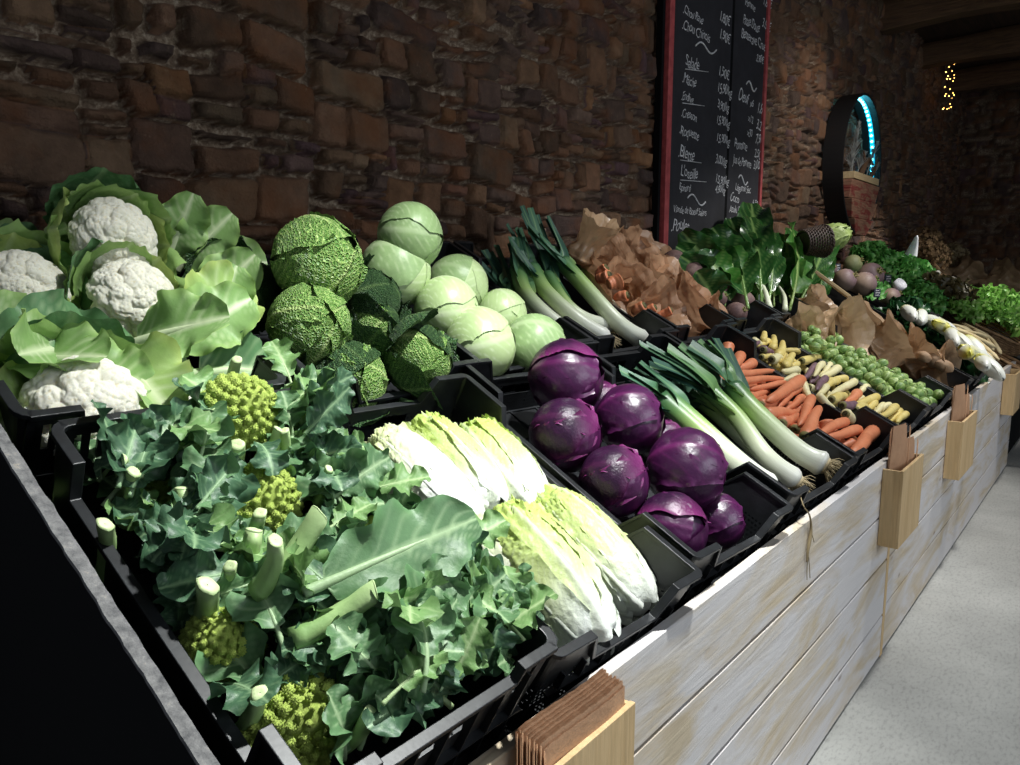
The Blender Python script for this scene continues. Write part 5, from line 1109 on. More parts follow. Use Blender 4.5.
for i, (px, py, rp) in enumerate([(935, 360, 9), (924, 357, 6), (944, 366, 7)]): potato(px, py, .17, rp, i, 'brown potato in the mouth of the open bag at the front rim', 'potatoes in the open bag')
# ================================================================== FAR END OF THE DISPLAY
far = empty('far_stall', (8.3, 0, 0), label='dark second stall beyond the plank front, carrying greens and bags at the far end', cat='stall')
for nm, cc_, dd_, rt in [('bed', sl(8.3, .66, -.012)-np.array([8.3, 0, 0]), (4.8, 1.33, .018), RB), ('front_board', (0, .03, .32), (4.8, .02, .56), None), ('leg', (-2.1, .3, .33), (.05, .05, .62), None), ('leg', (2.1, .3, .33), (.05, .05, .62), None)]:
    g = G(); g.box(cc_, dd_, rt); g.build(nm, M_BLACKP, far, smooth=False)
m = Mat('woven_willow'); uv = m.uv(); w1 = m.n('ShaderNodeTexWave'); w1.inputs['Scale'].default_value = 22; w1.inputs['Distortion'].default_value = 1.5; m.l(uv, w1.inputs['Vector'])
m.base(m.mix(m.ramp(m.noise(m.obj(), 40, 4), [(.3, 0), (.7, 1)]), c(112, 80, 52), c(176, 140, 98))); m.set(Roughness=.65); m.bump(m.noise(m.obj(), 120, 3), .3, .003); M_WICK = m.m
m = Mat('dark_woven_willow'); m.base(m.ramp(m.noise(m.obj(), 40, 4), [(.3, c(38, 26, 20)), (.7, c(70, 52, 40))])); m.set(Roughness=.6); M_WICKD = m.m
def basket(px, py, w_, rx, ry, h, zd, mt, lab, turns=9, xd=(1, 0, 0)):
    p = at(px, py, w_); Fm = frame(p, zd, xd); e = empty('wicker_basket', BED @ Fm, label=lab, cat='basket'); VL.update(); ns = 26
    g = G()
    for k in range(turns):
        z = h*k/(turns-1); f = .78+.22*k/(turns-1); an = np.linspace(0, 2*PI, ns*2+1); wv = .004*np.cos(an*ns/1.0+(PI if k % 2 else 0)); g.tube(np.stack([np.cos(an)*(rx*f+wv), np.sin(an)*(ry*f+wv), np.full(len(an), z)], 1), h/turns*.56, 6, cap=False)
    attach(g.build('woven_side', mt, None), e, Fm); g = G(); an = np.arange(24)*PI/12
    g.grid(np.stack([np.stack([np.cos(an)*rx*.78*q, np.sin(an)*ry*.78*q, np.full(24, .002)], 1) for q in (1, .5, .02)]), closev=True); attach(g.build('base', mt, None), e, Fm)
    g = G(); an = np.linspace(0, 2*PI, 60)
    for q in (0, PI/2, PI): g.tube(np.stack([np.cos(an)*(rx+.005*np.cos(an*9+q)), np.sin(an)*(ry+.005*np.cos(an*9+q)), h+.006*np.sin(an*9+q)], 1), .006, 6, cap=False)
    attach(g.build('rim', mt, None), e, Fm); return e
basket(803, 243, .36, .085, .08, .12, (.75, -.5, .35), M_WICKD, 'dark wicker basket tipped on its side behind the chard, a green cabbage rolling out', 10)
M_YG = leafmat('yellow_green_cabbage_leaf', c(142, 162, 90), c(204, 216, 160), rough=.5, trans=.05, bump=.4, nsc=1.8); c_ = make_cabbage('white_cabbage', [M_YG, M_YG], 18, n=6, psi=1.0, svs=1.3, lump=.05, edge=.10, axes=(.86, .82, 1.1), crink=.012); c_.name = 'green_cabbage'; p = at(831, 238, .40); place(c_, p[0], p[1], p[2], (.3, -.6, .7), (1, .2, 0), rpx(831, 238, .40, 16)); tag(c_, 'yellow-green cabbage resting in the mouth of the tipped dark basket below the round wall piece', 'cabbage')
M_GOURD = leafmat('yellow_green_gourd', c(176, 184, 112), c(194, 202, 134), rough=.4, trans=0, nsc=10)
bulb_thing('kohlrabi', 820, 264, .20, 9, (.3, -.6, .6), M_GOURD, 'yellow-green kohlrabi beside the tip of the chard leaf, left end of the turnips', 'kohlrabi', None, 41, False, .1)
for (px, py, w_, rp, sd, mt, lab) in [(831, 269, .19, 6, 51, M_TURN, 'small round turnip next to the yellow-green kohlrabi'), (845, 280, .18, 11, 52, M_TURN, 'oval turnip along the wooden slat'), (870, 276, .19, 13, 54, M_TURN, 'purple-shouldered swede behind the pale brown one'), (864, 284, .20, 12, 53, M_TURN, 'large pale brown swede in the middle of the swede pile'), (853, 264, .24, 9, 55, M_SWEDE, 'green-topped swede crowning the swede pile'), (891, 297, .17, 9, 56, M_TURN, 'swede set apart on the right, by the small slate label')]:
    bulb_thing('swede' if 'swede' in lab else 'turnip', px, py, w_, rp, ((sd % 3-1)*.4, -.5, .7), mt, lab, 'swede' if 'swede' in lab else 'turnip', None, sd, True, .3)
# wooden slat
A, B = at(818, 274, .31), at(852, 299, .29); x = unit(B-A); z = unit(np.array([.2, -.5, 1])-x*(x@np.array([.2, -.5, 1]))); y = np.cross(z, x)
g = G(); g.box(((np.linalg.norm(B-A))/2, 0, 0), (np.linalg.norm(B-A), .07, .014)); o = g.build('wooden_slat', M_PINEX, None, smooth=False); o.matrix_world = BED @ basis(x, y, z, A); bevel(o); tag(o, 'flat pale wooden slat lying between the turnips and the brown paper bags', 'board')
# little slates
m = Mat('slate'); m.base(m.ramp(m.noise(m.obj(), 40, 4), [(.3, c(30, 34, 44)), (.7, c(52, 58, 72))])); m.set(Roughness=.6); M_SLATE = m.m
m = Mat('chalk'); m.base(m.ramp(m.noise(m.obj(), 60, 4), [(.3, c(170, 170, 172)), (.7, c(222, 222, 224))])); m.set(Roughness=.9); M_CHALK = m.m
for i, (px, py, w_, lab) in enumerate([(828, 256, .22, 'small dark slate label by the tipped basket'), (837, 268, .20, 'tiny slate label among the turnips'), (877, 293, .19, 'small slate label with chalk scribbles in front of the pale brown swede'), (888, 279, .20, 'dark slate label standing in the green parsley')]):
    p = at(px, py, w_); Fm = frame(p, (-.25, -.85, .45), (1, -.2, .1)); s_ = rpx(px, py, w_, 6); e = empty('price_slate', BED @ Fm, label=lab, cat='price label'); VL.update()
    g = G(); g.box((0, 0, 0), (s_*2, s_*1.4, .006)); o = g.build('slate', M_SLATE, None, smooth=False); attach(o, e, Fm); bevel(o, .001)
    g = G()
    for k in range(3): xx = np.linspace(-.7, .5+.2*(k % 2), 18)*s_; g.tube(np.stack([xx, (.4-.38*k)*s_+.09*s_*np.sin(xx/s_*17+k*2), 0*xx+.0035], 1), .0016, 4)
    attach(g.build('chalk_writing', M_CHALK, None), e, Fm)
# frilly greens
def frilly(px, py, w_, R_, H_, mt, lab, cat, seed, n=90, lw=.05, lob=.45, name='parsley'):
    rr = random.Random(seed); p = at(px, py, w_); e = empty(name, BED @ Matrix.Translation(p), label=lab, cat=cat); VL.update(); g = G()
    for k in range(n):
        q = rr.random()**.5; a_ = rr.uniform(0, 2*PI); b0 = np.array([math.cos(a_)*R_[0]*q, math.sin(a_)*R_[1]*q, H_*(1-q*q)*rr.uniform(.6, 1)]); d = unit([math.cos(a_)*q+rr.gauss(0, .3), math.sin(a_)*q-.25+rr.gauss(0, .3), .5+rr.gauss(0, .3)])
        bl = blade(lw*rr.uniform(1.2, 2.0), lw*rr.uniform(.5, .8), rr.randrange(999), stalk=.2, sr=.0015, curl=rr.uniform(.3, 1), ruff=.55, lob=lob, fold=.4, nu=13, nv=7); M_ = np.array(frame(b0, np.cross(d, unit([rr.gauss(0, 1), rr.gauss(0, 1), 1])), d))
        for V, UV, A_ in zip(bl.V, bl.UV, bl.A): g.V.append(V@M_[:3, :3].T+M_[:3, 3]); g.UV.append(UV); g.A.append(A_)
        g.F += [tuple(i+g.n for i in f) for f in bl.F]; g.MI += bl.MI; g.n += bl.n
    attach(g.build('leaves', mt, None), e, Matrix.Translation(p)); g = G()
    for k in range(7): g.tube([(rr.uniform(-.03, .03), rr.uniform(-.03, .03), -.05), (rr.uniform(-.05, .05), rr.uniform(-.05, .05), H_*.6)], [.004, .003], 5)
    attach(g.build('stems', M_STALK, None), e, Matrix.Translation(p)); return e
M_PARSL = leafmat('parsley_leaf', c(80, 146, 66), c(136, 184, 104), rough=.45, trans=.2, nsc=20); M_LETT = leafmat('lettuce_leaf', c(128, 184, 82), c(188, 216, 140), rough=.45, trans=.3, nsc=20); M_LETD = leafmat('red_lettuce_leaf', c(78, 70, 46), c(108, 102, 64), rough=.45, trans=.15, nsc=20); M_SPIN = leafmat('spinach_leaf', c(30, 72, 38), c(84, 124, 74), rough=.3, trans=.1, nsc=14)
frilly(872, 262, .20, (.24, .10), .09, M_PARSL, 'curly parsley behind the swedes, the farthest left of the green bunches', 'parsley', 1, 120, .06)
frilly(905, 277, .17, (.34, .17), .09, M_PARSL, 'wide bed of bright parsley below the white radish', 'parsley', 2, 150, .07)
frilly(915, 298, .15, (.22, .14), .07, M_PARSL, 'lower parsley bunch just above the endives', 'parsley', 3, 110, .06)
frilly(945, 297, .18, (.26, .13), .06, M_LETD, 'dark reddish lettuce between the parsley and the curly green lettuce', 'lettuce', 4, 120, .08, name='lettuce')
frilly(990, 315, .17, (.27, .18), .13, M_LETT, 'bright curly green lettuce at the right edge above the basket of thin roots', 'lettuce', 5, 190, .075, name='lettuce')
frilly(960, 312, .15, (.18, .08), .05, M_LETT, 'small tuft of green lettuce above the left end of the root basket', 'lettuce', 6, 70, .055, name='lettuce')
frilly(1016, 325, .15, (.20, .15), .08, M_LETT, 'curly lettuce cut by the right edge of the photo', 'lettuce', 7, 90, .07, name='lettuce')
frilly(902, 322, .10, (.07, .08), .05, M_SPIN, 'dark green spinach leaves behind the torn brown bag', 'spinach', 8, 40, .08, .12, 'spinach')
frilly(922, 345, .08, (.09, .10), .05, M_SPIN, 'dark green spinach in the middle of its crate, left of the endives', 'spinach', 9, 50, .08, .12, 'spinach')
frilly(952, 368, .07, (.08, .08), .05, M_SPIN, 'dark green spinach at the front rim of its crate', 'spinach', 10, 45, .08, .12, 'spinach')
frilly(868, 293, .13, (.16, .10), .05, M_PARSL, 'thin green herbs along the wooden slat', 'herbs', 11, 40, .05, name='herb_bunch')
# white radish, cup
m = Mat('white_radish_skin'); m.base(m.ramp(m.noise(m.obj(), 14, 3), [(.3, c(196, 196, 202)), (.7, c(222, 222, 226))])); m.set(Roughness=.4); M_RAD = m.m
p = at(906, 268, .22); A = p; B = p+np.array([-.05, .05, .26]); g = G(); n = 22; t = np.linspace(0, 1, n); R0 = rpx(906, 268, .22, 8); g.tube(spline([A-p, (A+B)/2-p+np.array([.012, 0, 0]), B-p], n), R0*(1-.85*t**1.3)*np.minimum(1, np.sqrt(np.clip((1-t)/.05, .05, 1))), 16)
e = empty('white_radish', BED @ Matrix.Translation(p), label='long white radish standing point up in the greens', cat='radish'); VL.update(); attach(g.build('root', M_RAD, None), e, Matrix.Translation(p)); g = G()
for k in range(5): g.tube([(.01*k-.02, 0, .01), (.012*k-.024, -.01, -.03)], [.006, .004], 6)
attach(g.build('leaf_stalks', M_STALK, None), e, Matrix.Translation(p))
p = at(897, 287, .23); r_ = rpx(897, 287, .23, 6); g = G(); an = np.arange(24)*PI/12; P = [(0, .001), (.9, .001), (1, .05), (1, 1.1), (.92, 1.1), (.90, .95), (.02, .93)]
g.grid(np.stack([np.stack([np.cos(an)*r_*a, np.sin(an)*r_*a, np.full(24, r_*b)], 1) for a, b in P]), closev=True, flip=True); o = g.build('radish_slice', M_RAD, None); o.matrix_world = BED @ frame(p, (-.3, -.35, .85)); tag(o, 'cut white radish end lying face up beside the lone swede', 'radish')
# dried hydrangeas
def dried(px, py, w_, rp, ca, cb, lab, seed):
    m = Mat('dried_petals'); m.base(m.ramp(m.noise(m.obj(), 30, 4), [(.3, ca), (.7, cb)])); m.set(Roughness=.8); m.translucent(cb, .2)
    rr = random.Random(seed); p = bedY(px, py, w_); R_ = rp*float((MW.T@(sl(*p)-EYE))[2])/FPX; e = empty('dried_hydrangea', BED @ Matrix.Translation(p), label=lab, cat='dried flowers'); VL.update(); g = G()
    for k in range(520):
        d = unit([rr.gauss(0, 1), rr.gauss(0, 1), rr.gauss(.2, 1)]); q = d*R_*rr.uniform(.75, 1.05); s_ = R_*.09; M_ = np.array(frame(q, unit(d+np.array([rr.gauss(0, .5), rr.gauss(0, .5), rr.gauss(0, .5)]))))
        V = []
        for j in range(4):
            a_ = j*PI/2; V += [(0, 0, 0), (math.cos(a_-.5)*s_, math.sin(a_-.5)*s_, s_*.25), (math.cos(a_)*s_*1.3, math.sin(a_)*s_*1.3, s_*.1), (math.cos(a_+.5)*s_, math.sin(a_+.5)*s_, s_*.25)]
        V = np.array(V)@M_[:3, :3].T+M_[:3, 3]; g.add(V, [(4*j, 4*j+1, 4*j+2, 4*j+3) for j in range(4)])
    attach(g.build('flower_head', m.m, None), e, Matrix.Translation(p)); g = G()
    for k in range(6): a_ = k*1.05; g.tube([(0, 0, -R_*1.3), (math.cos(a_)*R_*.3, math.sin(a_)*R_*.3, -R_*.2), (math.cos(a_)*R_*.7, math.sin(a_)*R_*.7, R_*.4)], [.004, .003, .002], 5)
    attach(g.build('stems', M_CROWN, None), e, Matrix.Translation(p))
dried(924, 244, 1.02, 17, c(104, 80, 54), c(150, 122, 86), 'brown dried hydrangea bunch nearest the white radish', 1)
dried(935, 258, .92, 15, c(98, 76, 52), c(142, 116, 82), 'lower brown dried hydrangea bunch above the black crate rail', 2)
dried(952, 257, .95, 14, c(140, 118, 80), c(200, 184, 146), 'paler dried hydrangea bunch facing the dark end wall', 3)
# far bags, crate rail, potato basket
crate(7.3, .42, .50, .78, .12, .16, 'B', 'black crate at the far end between the dark lettuce and the distant paper bags', seg=(.09, .14))
for (px, py, w_, sd, a, b, h, zd, lab) in [(937, 274, .90, 31, .16, .12, .16, (0, -.4, .9), 'pale brown bag under the dried hydrangeas'), (964, 275, .80, 32, .19, .15, .26, (.3, -.3, .9), 'upright crumpled bag right of the dried hydrangeas'), (1000, 288, .50, 33, .24, .2, .34, (.2, -.3, .9), 'big dark brown sack at the right edge in front of the end wall'), (1020, 284, .42, 34, .22, .2, .34, (.2, -.3, .9), 'second big brown sack cut by the right edge of the photo')]:
    put_sack(bedY(px, py, w_), None, 0, sd, a, b, h, zd, M_SACK, lab)
for i, (px, py) in enumerate([(972, 291), (979, 292), (986, 296), (993, 296), (998, 300), (983, 300)]): potato(px, py, .17, 5, i+9, 'potato in the row of pale potatoes below the dark sack at the right', 'far potatoes')
# ---- endives
m = Mat('endive_leaf'); a = m.attr(); s_ = m.n('ShaderNodeSeparateColor'); m.l(a.outputs['Color'], s_.inputs[0]); m.base(m.mix(m.ramp(s_.outputs[1], [(.55, 0), (.95, 1)]), c(236, 238, 228), c(222, 216, 96))); m.set(Roughness=.4); m.bump(m.noise(m.obj(), 60, 3), .15, .003); M_END = m.m
def make_endive(seed):
    e = empty('endive'); ax = (.030, .027, .085); ball(.95, ax, seed=seed, n=18).build('heart', M_END, e)
    for k in range(4): g = G(); shell_leaf(g, 1, 1.1, 2.95, ax, k*2.4+seed, k, seed+k, 30, 16, edge=.05, vn=6, ribh=.03); g.build('leaf', M_END, e)
    return e
en = [make_endive(3), make_endive(8)]
for i, (px, py, d) in enumerate([(909, 313, (.8, .5, 0)), (921, 317, (.9, .3, .1)), (936, 323, (-.5, -.6, .1)), (945, 328, (-.6, .4, .1)), (953, 337, (.8, .4, .1)), (962, 343, (.5, .6, .1)), (966, 352, (-.8, -.2, .1)), (977, 356, (-.5, .7, .1)), (983, 362, (.9, .3, .0)), (990, 367, (.6, .7, .1)), (975, 348, (.6, .7, .2))]):
    o = use(en[i % 2], used); p = at(px, py, .235); s_ = 1.2; place(o, p[0], p[1], p[2], d, (0, 0, 1), s_); tag(o, 'plump white endive with yellow tip in the row beside the dark spinach', 'endive', 'endives in a row')
basket(968, 352, .03, .14, .48, .07, (0, 0, 1), M_WICK, 'long shallow wicker tray carrying the endives', 5)
basket(978, 336, .03, .30, .36, .10, (0, 0, 1), M_WICK, 'oval wicker basket full of long thin pale roots', 7)
m = Mat('pale_root_skin'); m.base(m.ramp(m.noise(m.obj(), 20, 4), [(.3, c(206, 184, 136)), (.7, c(226, 210, 168))])); m.set(Roughness=.6); M_PALE = m.m
rr = random.Random(4)
for i in range(26):
    p0 = at(940+rr.uniform(-6, 26), 322+rr.uniform(0, 14), .16+rr.uniform(-.02, .02)); p1 = at(986+rr.uniform(-10, 16), 340+rr.uniform(-2, 22), .15+rr.uniform(-.02, .03)); g = G(); n = 14; t = np.linspace(0, 1, n); mid = (p0+p1)/2+np.array([rr.uniform(-.04, .04), rr.uniform(-.04, .04), .02]); L = spline([p1-p1, mid-p1, p0-p1], n)
    g.tube(L, .014*(1-.85*t)*np.minimum(1, np.sqrt(np.clip(t/.05, .1, 1)))+.0012, 8); o = g.build('thin_root', M_PALE, None); o.matrix_world = BED @ Matrix.Translation(p1); tag(o, 'long thin pale root in the oval wicker basket', 'root', 'thin roots in the basket')
# ================================================================== ON THE WALL
BY = 1.235
def wl(px, py, Y=BY):
    r = MW @ np.array([px-CX, py-CY, FPX]); return EYE+(Y-EYE[1])/r[1]*r
m = Mat('red_painted_frame'); m.base(m.ramp(m.noise(m.obj(), 30, 4), [(.3, c(150, 60, 62)), (.7, c(186, 84, 84))])); m.set(Roughness=.6); M_REDF = m.m
m = Mat('blackboard'); m.base(m.ramp(m.noise(m.obj(), 6, 6, .7), [(.3, c(24, 23, 28)), (.7, c(42, 41, 47))])); m.set(Roughness=.75); M_BB = m.m
XL, XM, XR = 3.335, 4.055, 4.56; ZB, ZT = 1.30, 3.0
bb = empty('menu_blackboard', (XL, BY, ZB), label='tall two-part blackboard in a red frame with a chalked price list, leaning on the wall', cat='blackboard')
def bbx(name, x0, x1, z0, z1, y0, y1, mt, bv=.003):
    g = G(); g.box(((x0+x1)/2-XL, (y0+y1)/2-BY, (z0+z1)/2-ZB), (x1-x0, y1-y0, z1-z0)); o = g.build(name, mt, bb, smooth=False); bevel(o, bv); return o
bbx('panel', XL+.045, XM-.02, ZB, ZT, BY, BY+.018, M_BB); bbx('panel', XM+.02, XR-.03, ZB, ZT, BY+.012, BY+.030, M_BB)
bbx('frame', XL, XL+.045, ZB-.01, ZT, BY-.008, BY+.03, M_REDF); bbx('frame', XR-.03, XR, ZB-.01, ZT, BY, BY+.036, M_REDF)
bbx('middle_post', XM-.02, XM+.02, ZB, ZT, BY+.004, BY+.032, M_BLACKP)
bbx('outer_batten', XL-.035, XL-.012, ZB-.02, ZT, BY+.01, BY+.045, M_BLACKP); 
def chalk_line(txt, px, py, hpx, xmax=None, wonk=0.):
    """a handwritten line: baseline starts at the pixel on the board, cap height in pixels"""
    P = wl(px, py, BY-.001); depth = float((MW.T@(P-EYE))[2]); size = hpx*depth/FPX*1.75
    cu = bpy.data.curves.new('t', 'FONT'); cu.body = txt; cu.size = size; cu.shear = .25; cu.space_character = .92; cu.offset = -.0006*size/.1; to = bpy.data.objects.new('t', cu); COL.objects.link(to); VL.update()
    me = bpy.data.meshes.new_from_object(to.evaluated_get(bpy.context.evaluated_depsgraph_get())); bpy.data.objects.remove(to)
    V = np.array([v.co[:] for v in me.vertices]); F = [tuple(p_.vertices) for p_ in me.polygons]
    if len(V) == 0: return
    w_ = V[:, 0].max(); V[:, 0] *= .86
    if xmax is not None:
        lim = (wl(xmax, py, BY)[0]-P[0]); 
        if w_*.86 > lim: V[:, 0] *= lim/(w_*.86)
    V[:, 1] += .06*size*np.sin(V[:, 0]/size*3.1+py)+.04*size*np.sin(V[:, 0]/size*7.7+px); V[:, 0] += .03*size*np.sin(V[:, 1]/size*6+px)
    off = .0 if P[0] < XM else .012
    W_ = np.stack([P[0]+V[:, 0]-XL, np.full(len(V), -.0012+off), P[2]+V[:, 1]-ZB], 1); g = G(); g.add(W_, F); g.build('chalk_writing', M_CHALK, bb, smooth=False)
def chalk_wave(px, py, px2):
    A = wl(px, py, BY); B = wl(px2, py+4, BY); t = np.linspace(0, 1, 24); off = 0 if A[0] < XM else .012
    g = G(); g.tube(np.stack([A[0]+(B[0]-A[0])*t-XL, np.full(24, -.002+off), A[2]+(B[2]-A[2])*t+.022*np.sin(t*2*PI)-ZB], 1), .0045, 5); g.build('chalk_writing', M_CHALK, bb)
def chalk_under(px, py, px2, py2):
    A = wl(px, py, BY); B = wl(px2, py2, BY); g = G(); g.tube([A-np.array([XL, BY+.002, ZB]), B-np.array([XL, BY+.002, ZB])], .0022, 4); g.build('chalk_writing', M_CHALK, bb)
for (t_, x, y, h, xm) in [('.Chou Rave', 683, 13, 7, 713), ('1,80€', 719, 20, 8, 734), ('.Chou Chinois', 682, 28, 8, 717), ('1,90€', 719, 38, 8, 734), ('Salade', 685, 65, 9, 708), ('1,50€', 718, 75, 8, 732), ('.Mâche', 682, 82, 8, 704), ('15,90/kg', 717, 91, 8, 732),
        ('.Endive', 681, 99, 7, 704), ('3,90/kg', 717, 108, 7, 732), ('.Cresson', 681, 116, 7, 705), ('15,90/kg', 716, 123, 7, 731), ('.Roquette', 679, 134, 8, 704), ('15,90/kg', 716, 141, 7, 731), ('.Blette', 678, 157, 10, 701), ('3,00/kg', 715, 163, 7, 730), ("L'oseille", 680, 176, 9, 706), ('15,90/kg', 715, 183, 7, 730), ('Epinard', 679, 190, 6, 700), ('4,90/kg', 715, 192, 6, 729),
        ('Viande de Boeuf Salers', 673, 212, 6, 718), ('.Poulet', 671, 230, 10, 697), ('Pomme', 747, 4, 6, 762), ('1,80€', 765, 3, 7, 775), ('Patate Douce', 745, 22, 8, 762), ('3,50€', 764, 26, 7, 774), ('Betterave Crue', 743, 36, 8, 768), ('2,90€', 758, 60, 6, 770), ('Oeuf', 740, 100, 10, 751), ('x6', 752, 106, 6, 757), ('1,85', 759, 112, 8, 767), ('x12', 750, 121, 6, 756), ('3,20', 758, 128, 8, 766), ('x30', 749, 135, 6, 755), ('7,90', 757, 142, 8, 765), ('Pomme', 736, 147, 8, 749), ('Jus de Pomme', 735, 163, 7, 753), ('2,50', 756, 157, 7, 763), ('3,00', 755, 168, 7, 763), ('Légume Sec', 737, 190, 6, 753), ('Coco', 732, 201, 7, 741), ('Azuki Rouge', 731, 212, 6, 749), ('6,50', 754, 207, 6, 761), ('Lentille', 731, 225, 7, 744), ('6,50', 753, 217, 6, 760)]:
    chalk_line(t_, x, y, h, xm)
chalk_wave(695, 46, 716); chalk_wave(687, 198, 705); chalk_wave(748, 84, 758); chalk_wave(740, 178, 749)
for a in [(685, 69, 708, 72), (682, 103, 704, 106), (680, 160, 701, 163), (680, 180, 706, 182)]: chalk_under(*a)
# ---- round wall piece
rc = empty('round_wall_planter', (6.30, 1.26, 2.06), label='round black wall hoop with a cyan light strip and a plank planter of dried grasses', cat='wall decoration'); RRx = .52
m = Mat('black_metal'); m.base(c(20, 20, 22)); m.set(Roughness=.5); M_BMET = m.m
def hoop(r0, r1, y0, y1, n=96):
    an = np.arange(n)*2*PI/n; ring = [(r1, y0), (r1, y1), (r0, y1), (r0, y0)]; g = G(); g.grid(np.stack([np.stack([np.cos(an)*r, np.full(n, y), np.sin(an)*r], 1) for r, y in ring]), closeu=True, closev=True); return g
hoop(RRx-.018, RRx, -.12, .02).build('hoop', M_BMET, rc, smooth=None)
def emis(name, col, st):
    m = bpy.data.materials.new(name); m.use_nodes = True; n = m.node_tree.nodes; b = n['Principled BSDF']; b.inputs['Base Color'].default_value = (*col, 1); b.inputs['Emission Color'].default_value = (*col, 1); b.inputs['Emission Strength'].default_value = st; return m
M_LED = emis('cyan_led', (.12, .78, 1.0), 16.0); M_LEDS = emis('led_strip_film', (.0, .28, .42), 1.2)
g = G(); a0, a1 = math.radians(115), math.radians(-30); aa = np.linspace(a0, a1, 60); rr_ = RRx-.022
g.grid(np.stack([np.stack([np.cos(aa)*rr_, np.full(60, y), np.sin(aa)*rr_], 1) for y in (-.075, -.040)])); g.build('light_strip', M_LEDS, rc)
proto_led = None
for k in range(26):
    a_ = a0+(a1-a0)*(k+.5)/26; P = np.array([math.cos(a_)*(rr_-.004), -.057, math.sin(a_)*(rr_-.004)])
    if proto_led is None: proto_led = ball(.010, (1, 1, 1), 8).build('led', M_LED, rc); proto_led.location = P
    else: inst(proto_led, rc, Matrix.Translation(P))
m = Mat('red_stained_planks'); oc = m.obj(); m.base(m.mix(m.ramp(m.noise(m.mapping(oc, (2, 2, 6)), 3, 5, .6, 1), [(.50, 0), (.60, 1)]), m.ramp(m.noise(m.mapping(oc, (3, 3, 30)), 3, 6, .6), [(.3, c(132, 92, 72)), (.7, c(168, 124, 98))]), c(136, 56, 50))); m.set(Roughness=.7); m.bump(m.noise(m.mapping(oc, (3, 3, 30)), 3, 6), .5, .01); M_REDP = m.m
def wedge(z0, z1, hw0, hw1, xo, name, y0=-.14, y1=.0):
    g = G(); g.prism([(xo-hw0, y0+.02, z0), (xo+hw0, y0+.02, z0), (xo+hw0, y1, z0), (xo-hw0, y1, z0)], [(xo-hw1, y0, z1), (xo+hw1, y0, z1), (xo+hw1, y1, z1), (xo-hw1, y1, z1)]); o = g.build(name, M_REDP, rc, smooth=False); bevel(o, .006)
wedge(-.255, -.125, .36, .38, .06, 'planter_plank'); wedge(-.395, -.260, .27, .355, .06, 'planter_plank'); wedge(-.52, -.400, .14, .265, .06, 'planter_plank')
g = G(); g.box((.04, -.075, -.095), (.68, .14, .05)); o = g.build('planter_top', M_PINEX, rc, smooth=False); bevel(o)
m = Mat('dried_plume'); m.base(m.ramp(m.noise(m.obj(), 30, 4), [(.3, c(150, 150, 150)), (.7, c(196, 196, 190))])); m.set(Roughness=.9); m.translucent(c(190, 190, 185), .3); M_PLUME = m.m
rr = random.Random(9)
for k, (x0, x1, z1) in enumerate([(-.22, -.16, .30), (-.25, -.30, .05), (-.10, .05, .10), (.15, .38, .22), (.28, .44, .05)]):
    g = G(); st = spline([(x0, -.10, -.10), ((x0+x1)/2-.02, -.11, (z1-.1)/2), (x1, -.12, z1)], 16); g.tube(st, .004, 5)
    for i in range(150):
        q = rr.uniform(.35, 1); p0 = st[int(q*15)]; d = unit([rr.gauss(0, .5), rr.gauss(0, .35), .9]); g.tube([p0, p0+d*rr.uniform(.04, .09)*(1.4-q)], [.0035, .001], 3, cap=False)
    g.build('plume', M_PLUME, rc)
g = G(); g.tube(spline([(-.08, -.12, -.09), (.0, -.14, .02), (.14, -.12, .06), (.26, -.12, .03)], 14), np.linspace(.024, .010, 14), 8); g.tube(spline([(.22, -.10, -.09), (.30, -.12, -.02), (.40, -.12, .10)], 10), np.linspace(.02, .008, 10), 8)
g.tube(spline([(.0, -.13, .02), (-.05, -.13, .10)], 5), [.014, .012, .010, .008, .005], 6); g.build('driftwood', M_BEAM, rc)
# ---- fairy lights
M_FAIRY = emis('warm_fairy_light', (1.0, .50, .12), 9.0)
fl = empty('fairy_lights', tuple(wl(950, 60, 1.10)), label='hanging string of tiny warm lights in the dark far corner', cat='string lights'); base = wl(950, 60, 1.10); rr = random.Random(6); pts = []; fp = None
spots_ = [(952, 61), (947, 63), (954, 64), (949, 67), (946, 72), (952, 71), (948, 76), (954, 78), (950, 79), (953, 81), (947, 79), (954, 75), (945, 87), (950, 89), (953, 93), (946, 94), (949, 96), (952, 98), (945, 96), (954, 95), (944, 108), (947, 109), (949, 108), (951, 107), (943, 109), (950, 104)]
for (px, py) in spots_:
    q = wl(px, py, 1.10+rr.uniform(-.04, .06))-base; pts.append(q)
    if fp is None: fp = ball(.0055, (1, 1, 1), 8).build('bulb', M_FAIRY, fl); fp.location = q
    else: inst(fp, fl, Matrix.Translation(q))
g = G(); g.tube(spline(np.array(pts), 160), .0025, 4, cap=False); g.build('wire', M_BMET, fl)
# ---- dry stem hanging over the plank front
m = Mat('dry_stem'); m.base(c(138, 122, 92)); m.set(Roughness=.9); g = G()
def fr(px, py, y): 
    r = MW @ np.array([px-CX, py-CY, FPX]); return EYE+(y-EYE[1])/r[1]*r
P = [fr(800, 500, .01)+np.array([0, 0, .01]), fr(804, 507, -.004), fr(809.5, 515, -.006), fr(811, 530, -.006), fr(808, 550, -.006), fr(807, 562, -.006)]; o0 = P[0]
g.tube(spline(np.array(P)-o0, 30), .0018+.0025*np.exp(-((np.linspace(0, 1, 30)-.7)/.18)**2), 6); g.tube(spline(np.array([P[4], fr(809.5, 568, -.006), fr(810, 578, -.006)])-o0, 6), .001, 4); g.tube(spline(np.array([P[4], fr(807, 570, -.006), fr(807, 580, -.006)])-o0, 6), .001, 4); g.tube([P[3]-o0, fr(814, 542, -.010)-o0], .0012, 4)
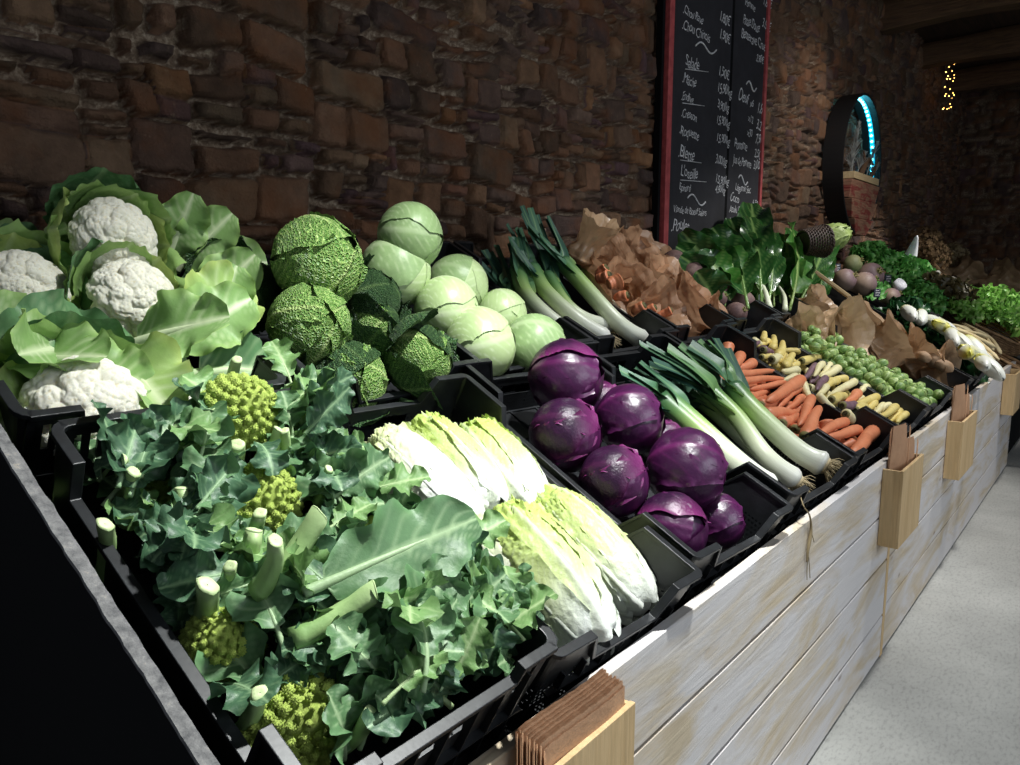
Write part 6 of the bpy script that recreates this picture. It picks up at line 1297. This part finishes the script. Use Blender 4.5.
o = g.build('dry_stem', m.m, None); o.location = o0; tag(o, 'withered dry stalk dangling from the leek crate over the plank front', 'stalk')
# ================================================================== LIGHT
w = bpy.data.worlds.new('world'); SC.world = w; w.use_nodes = True
w.node_tree.nodes['Background'].inputs[0].default_value = (.75, .85, 1, 1); w.node_tree.nodes['Background'].inputs[1].default_value = .19
def spot(name, loc, target, energy, size, blend, color, radius=.04):
    l = bpy.data.lights.new(name, 'SPOT'); l.energy = energy; l.spot_size = math.radians(size); l.spot_blend = blend; l.color = color; l.shadow_soft_size = radius
    o = bpy.data.objects.new(name, l); COL.objects.link(o); o.location = loc
    o.rotation_euler = (Vector(target)-Vector(loc)).to_track_quat('-Z', 'Y').to_euler(); return o
def area(name, loc, target, energy, sx, sy, color):
    l = bpy.data.lights.new(name, 'AREA'); l.shape = 'RECTANGLE'; l.size = sx; l.size_y = sy; l.energy = energy; l.color = color
    o = bpy.data.objects.new(name, l); COL.objects.link(o); o.location = loc
    o.rotation_euler = (Vector(target)-Vector(loc)).to_track_quat('-Z', 'Y').to_euler(); return o
spot('ceiling_spot', (1.30, -.30, 2.70), (1.02, .25, .8), 330, 66, .8, (.97, 1.0, .98), .05)
spot('ceiling_spot', (2.9, -.35, 2.9), (2.7, .4, .8), 150, 70, .7, (.98, 1.0, 1.0), .07)
spot('ceiling_spot', (4.7, -.4, 2.9), (4.4, .5, .8), 190, 75, .7, (1.0, .98, .95), .07)
spot('ceiling_spot', (7.4, -.5, 2.9), (7.2, .75, 1.0), 380, 54, .8, (1.0, .97, .92), .07)
spot('ceiling_spot', (5.3, .15, 2.95), (5.5, 1.3, 1.75), 55, 88, 1.0, (1.0, .95, .88), .1)  # added wall washer, put in to brighten the stone wall
area('front_fill', (2.2, -3.6, 2.3), (2.6, 0, .6), 62, 3.0, 1.6, (.86, .93, 1.0))  # added area light, a soft ambient fill from the front
SC.view_settings.view_transform = 'Standard'; SC.view_settings.look = 'None'; SC.view_settings.exposure = 0; SC.view_settings.gamma = 1
SC.view_settings.use_curve_mapping = False
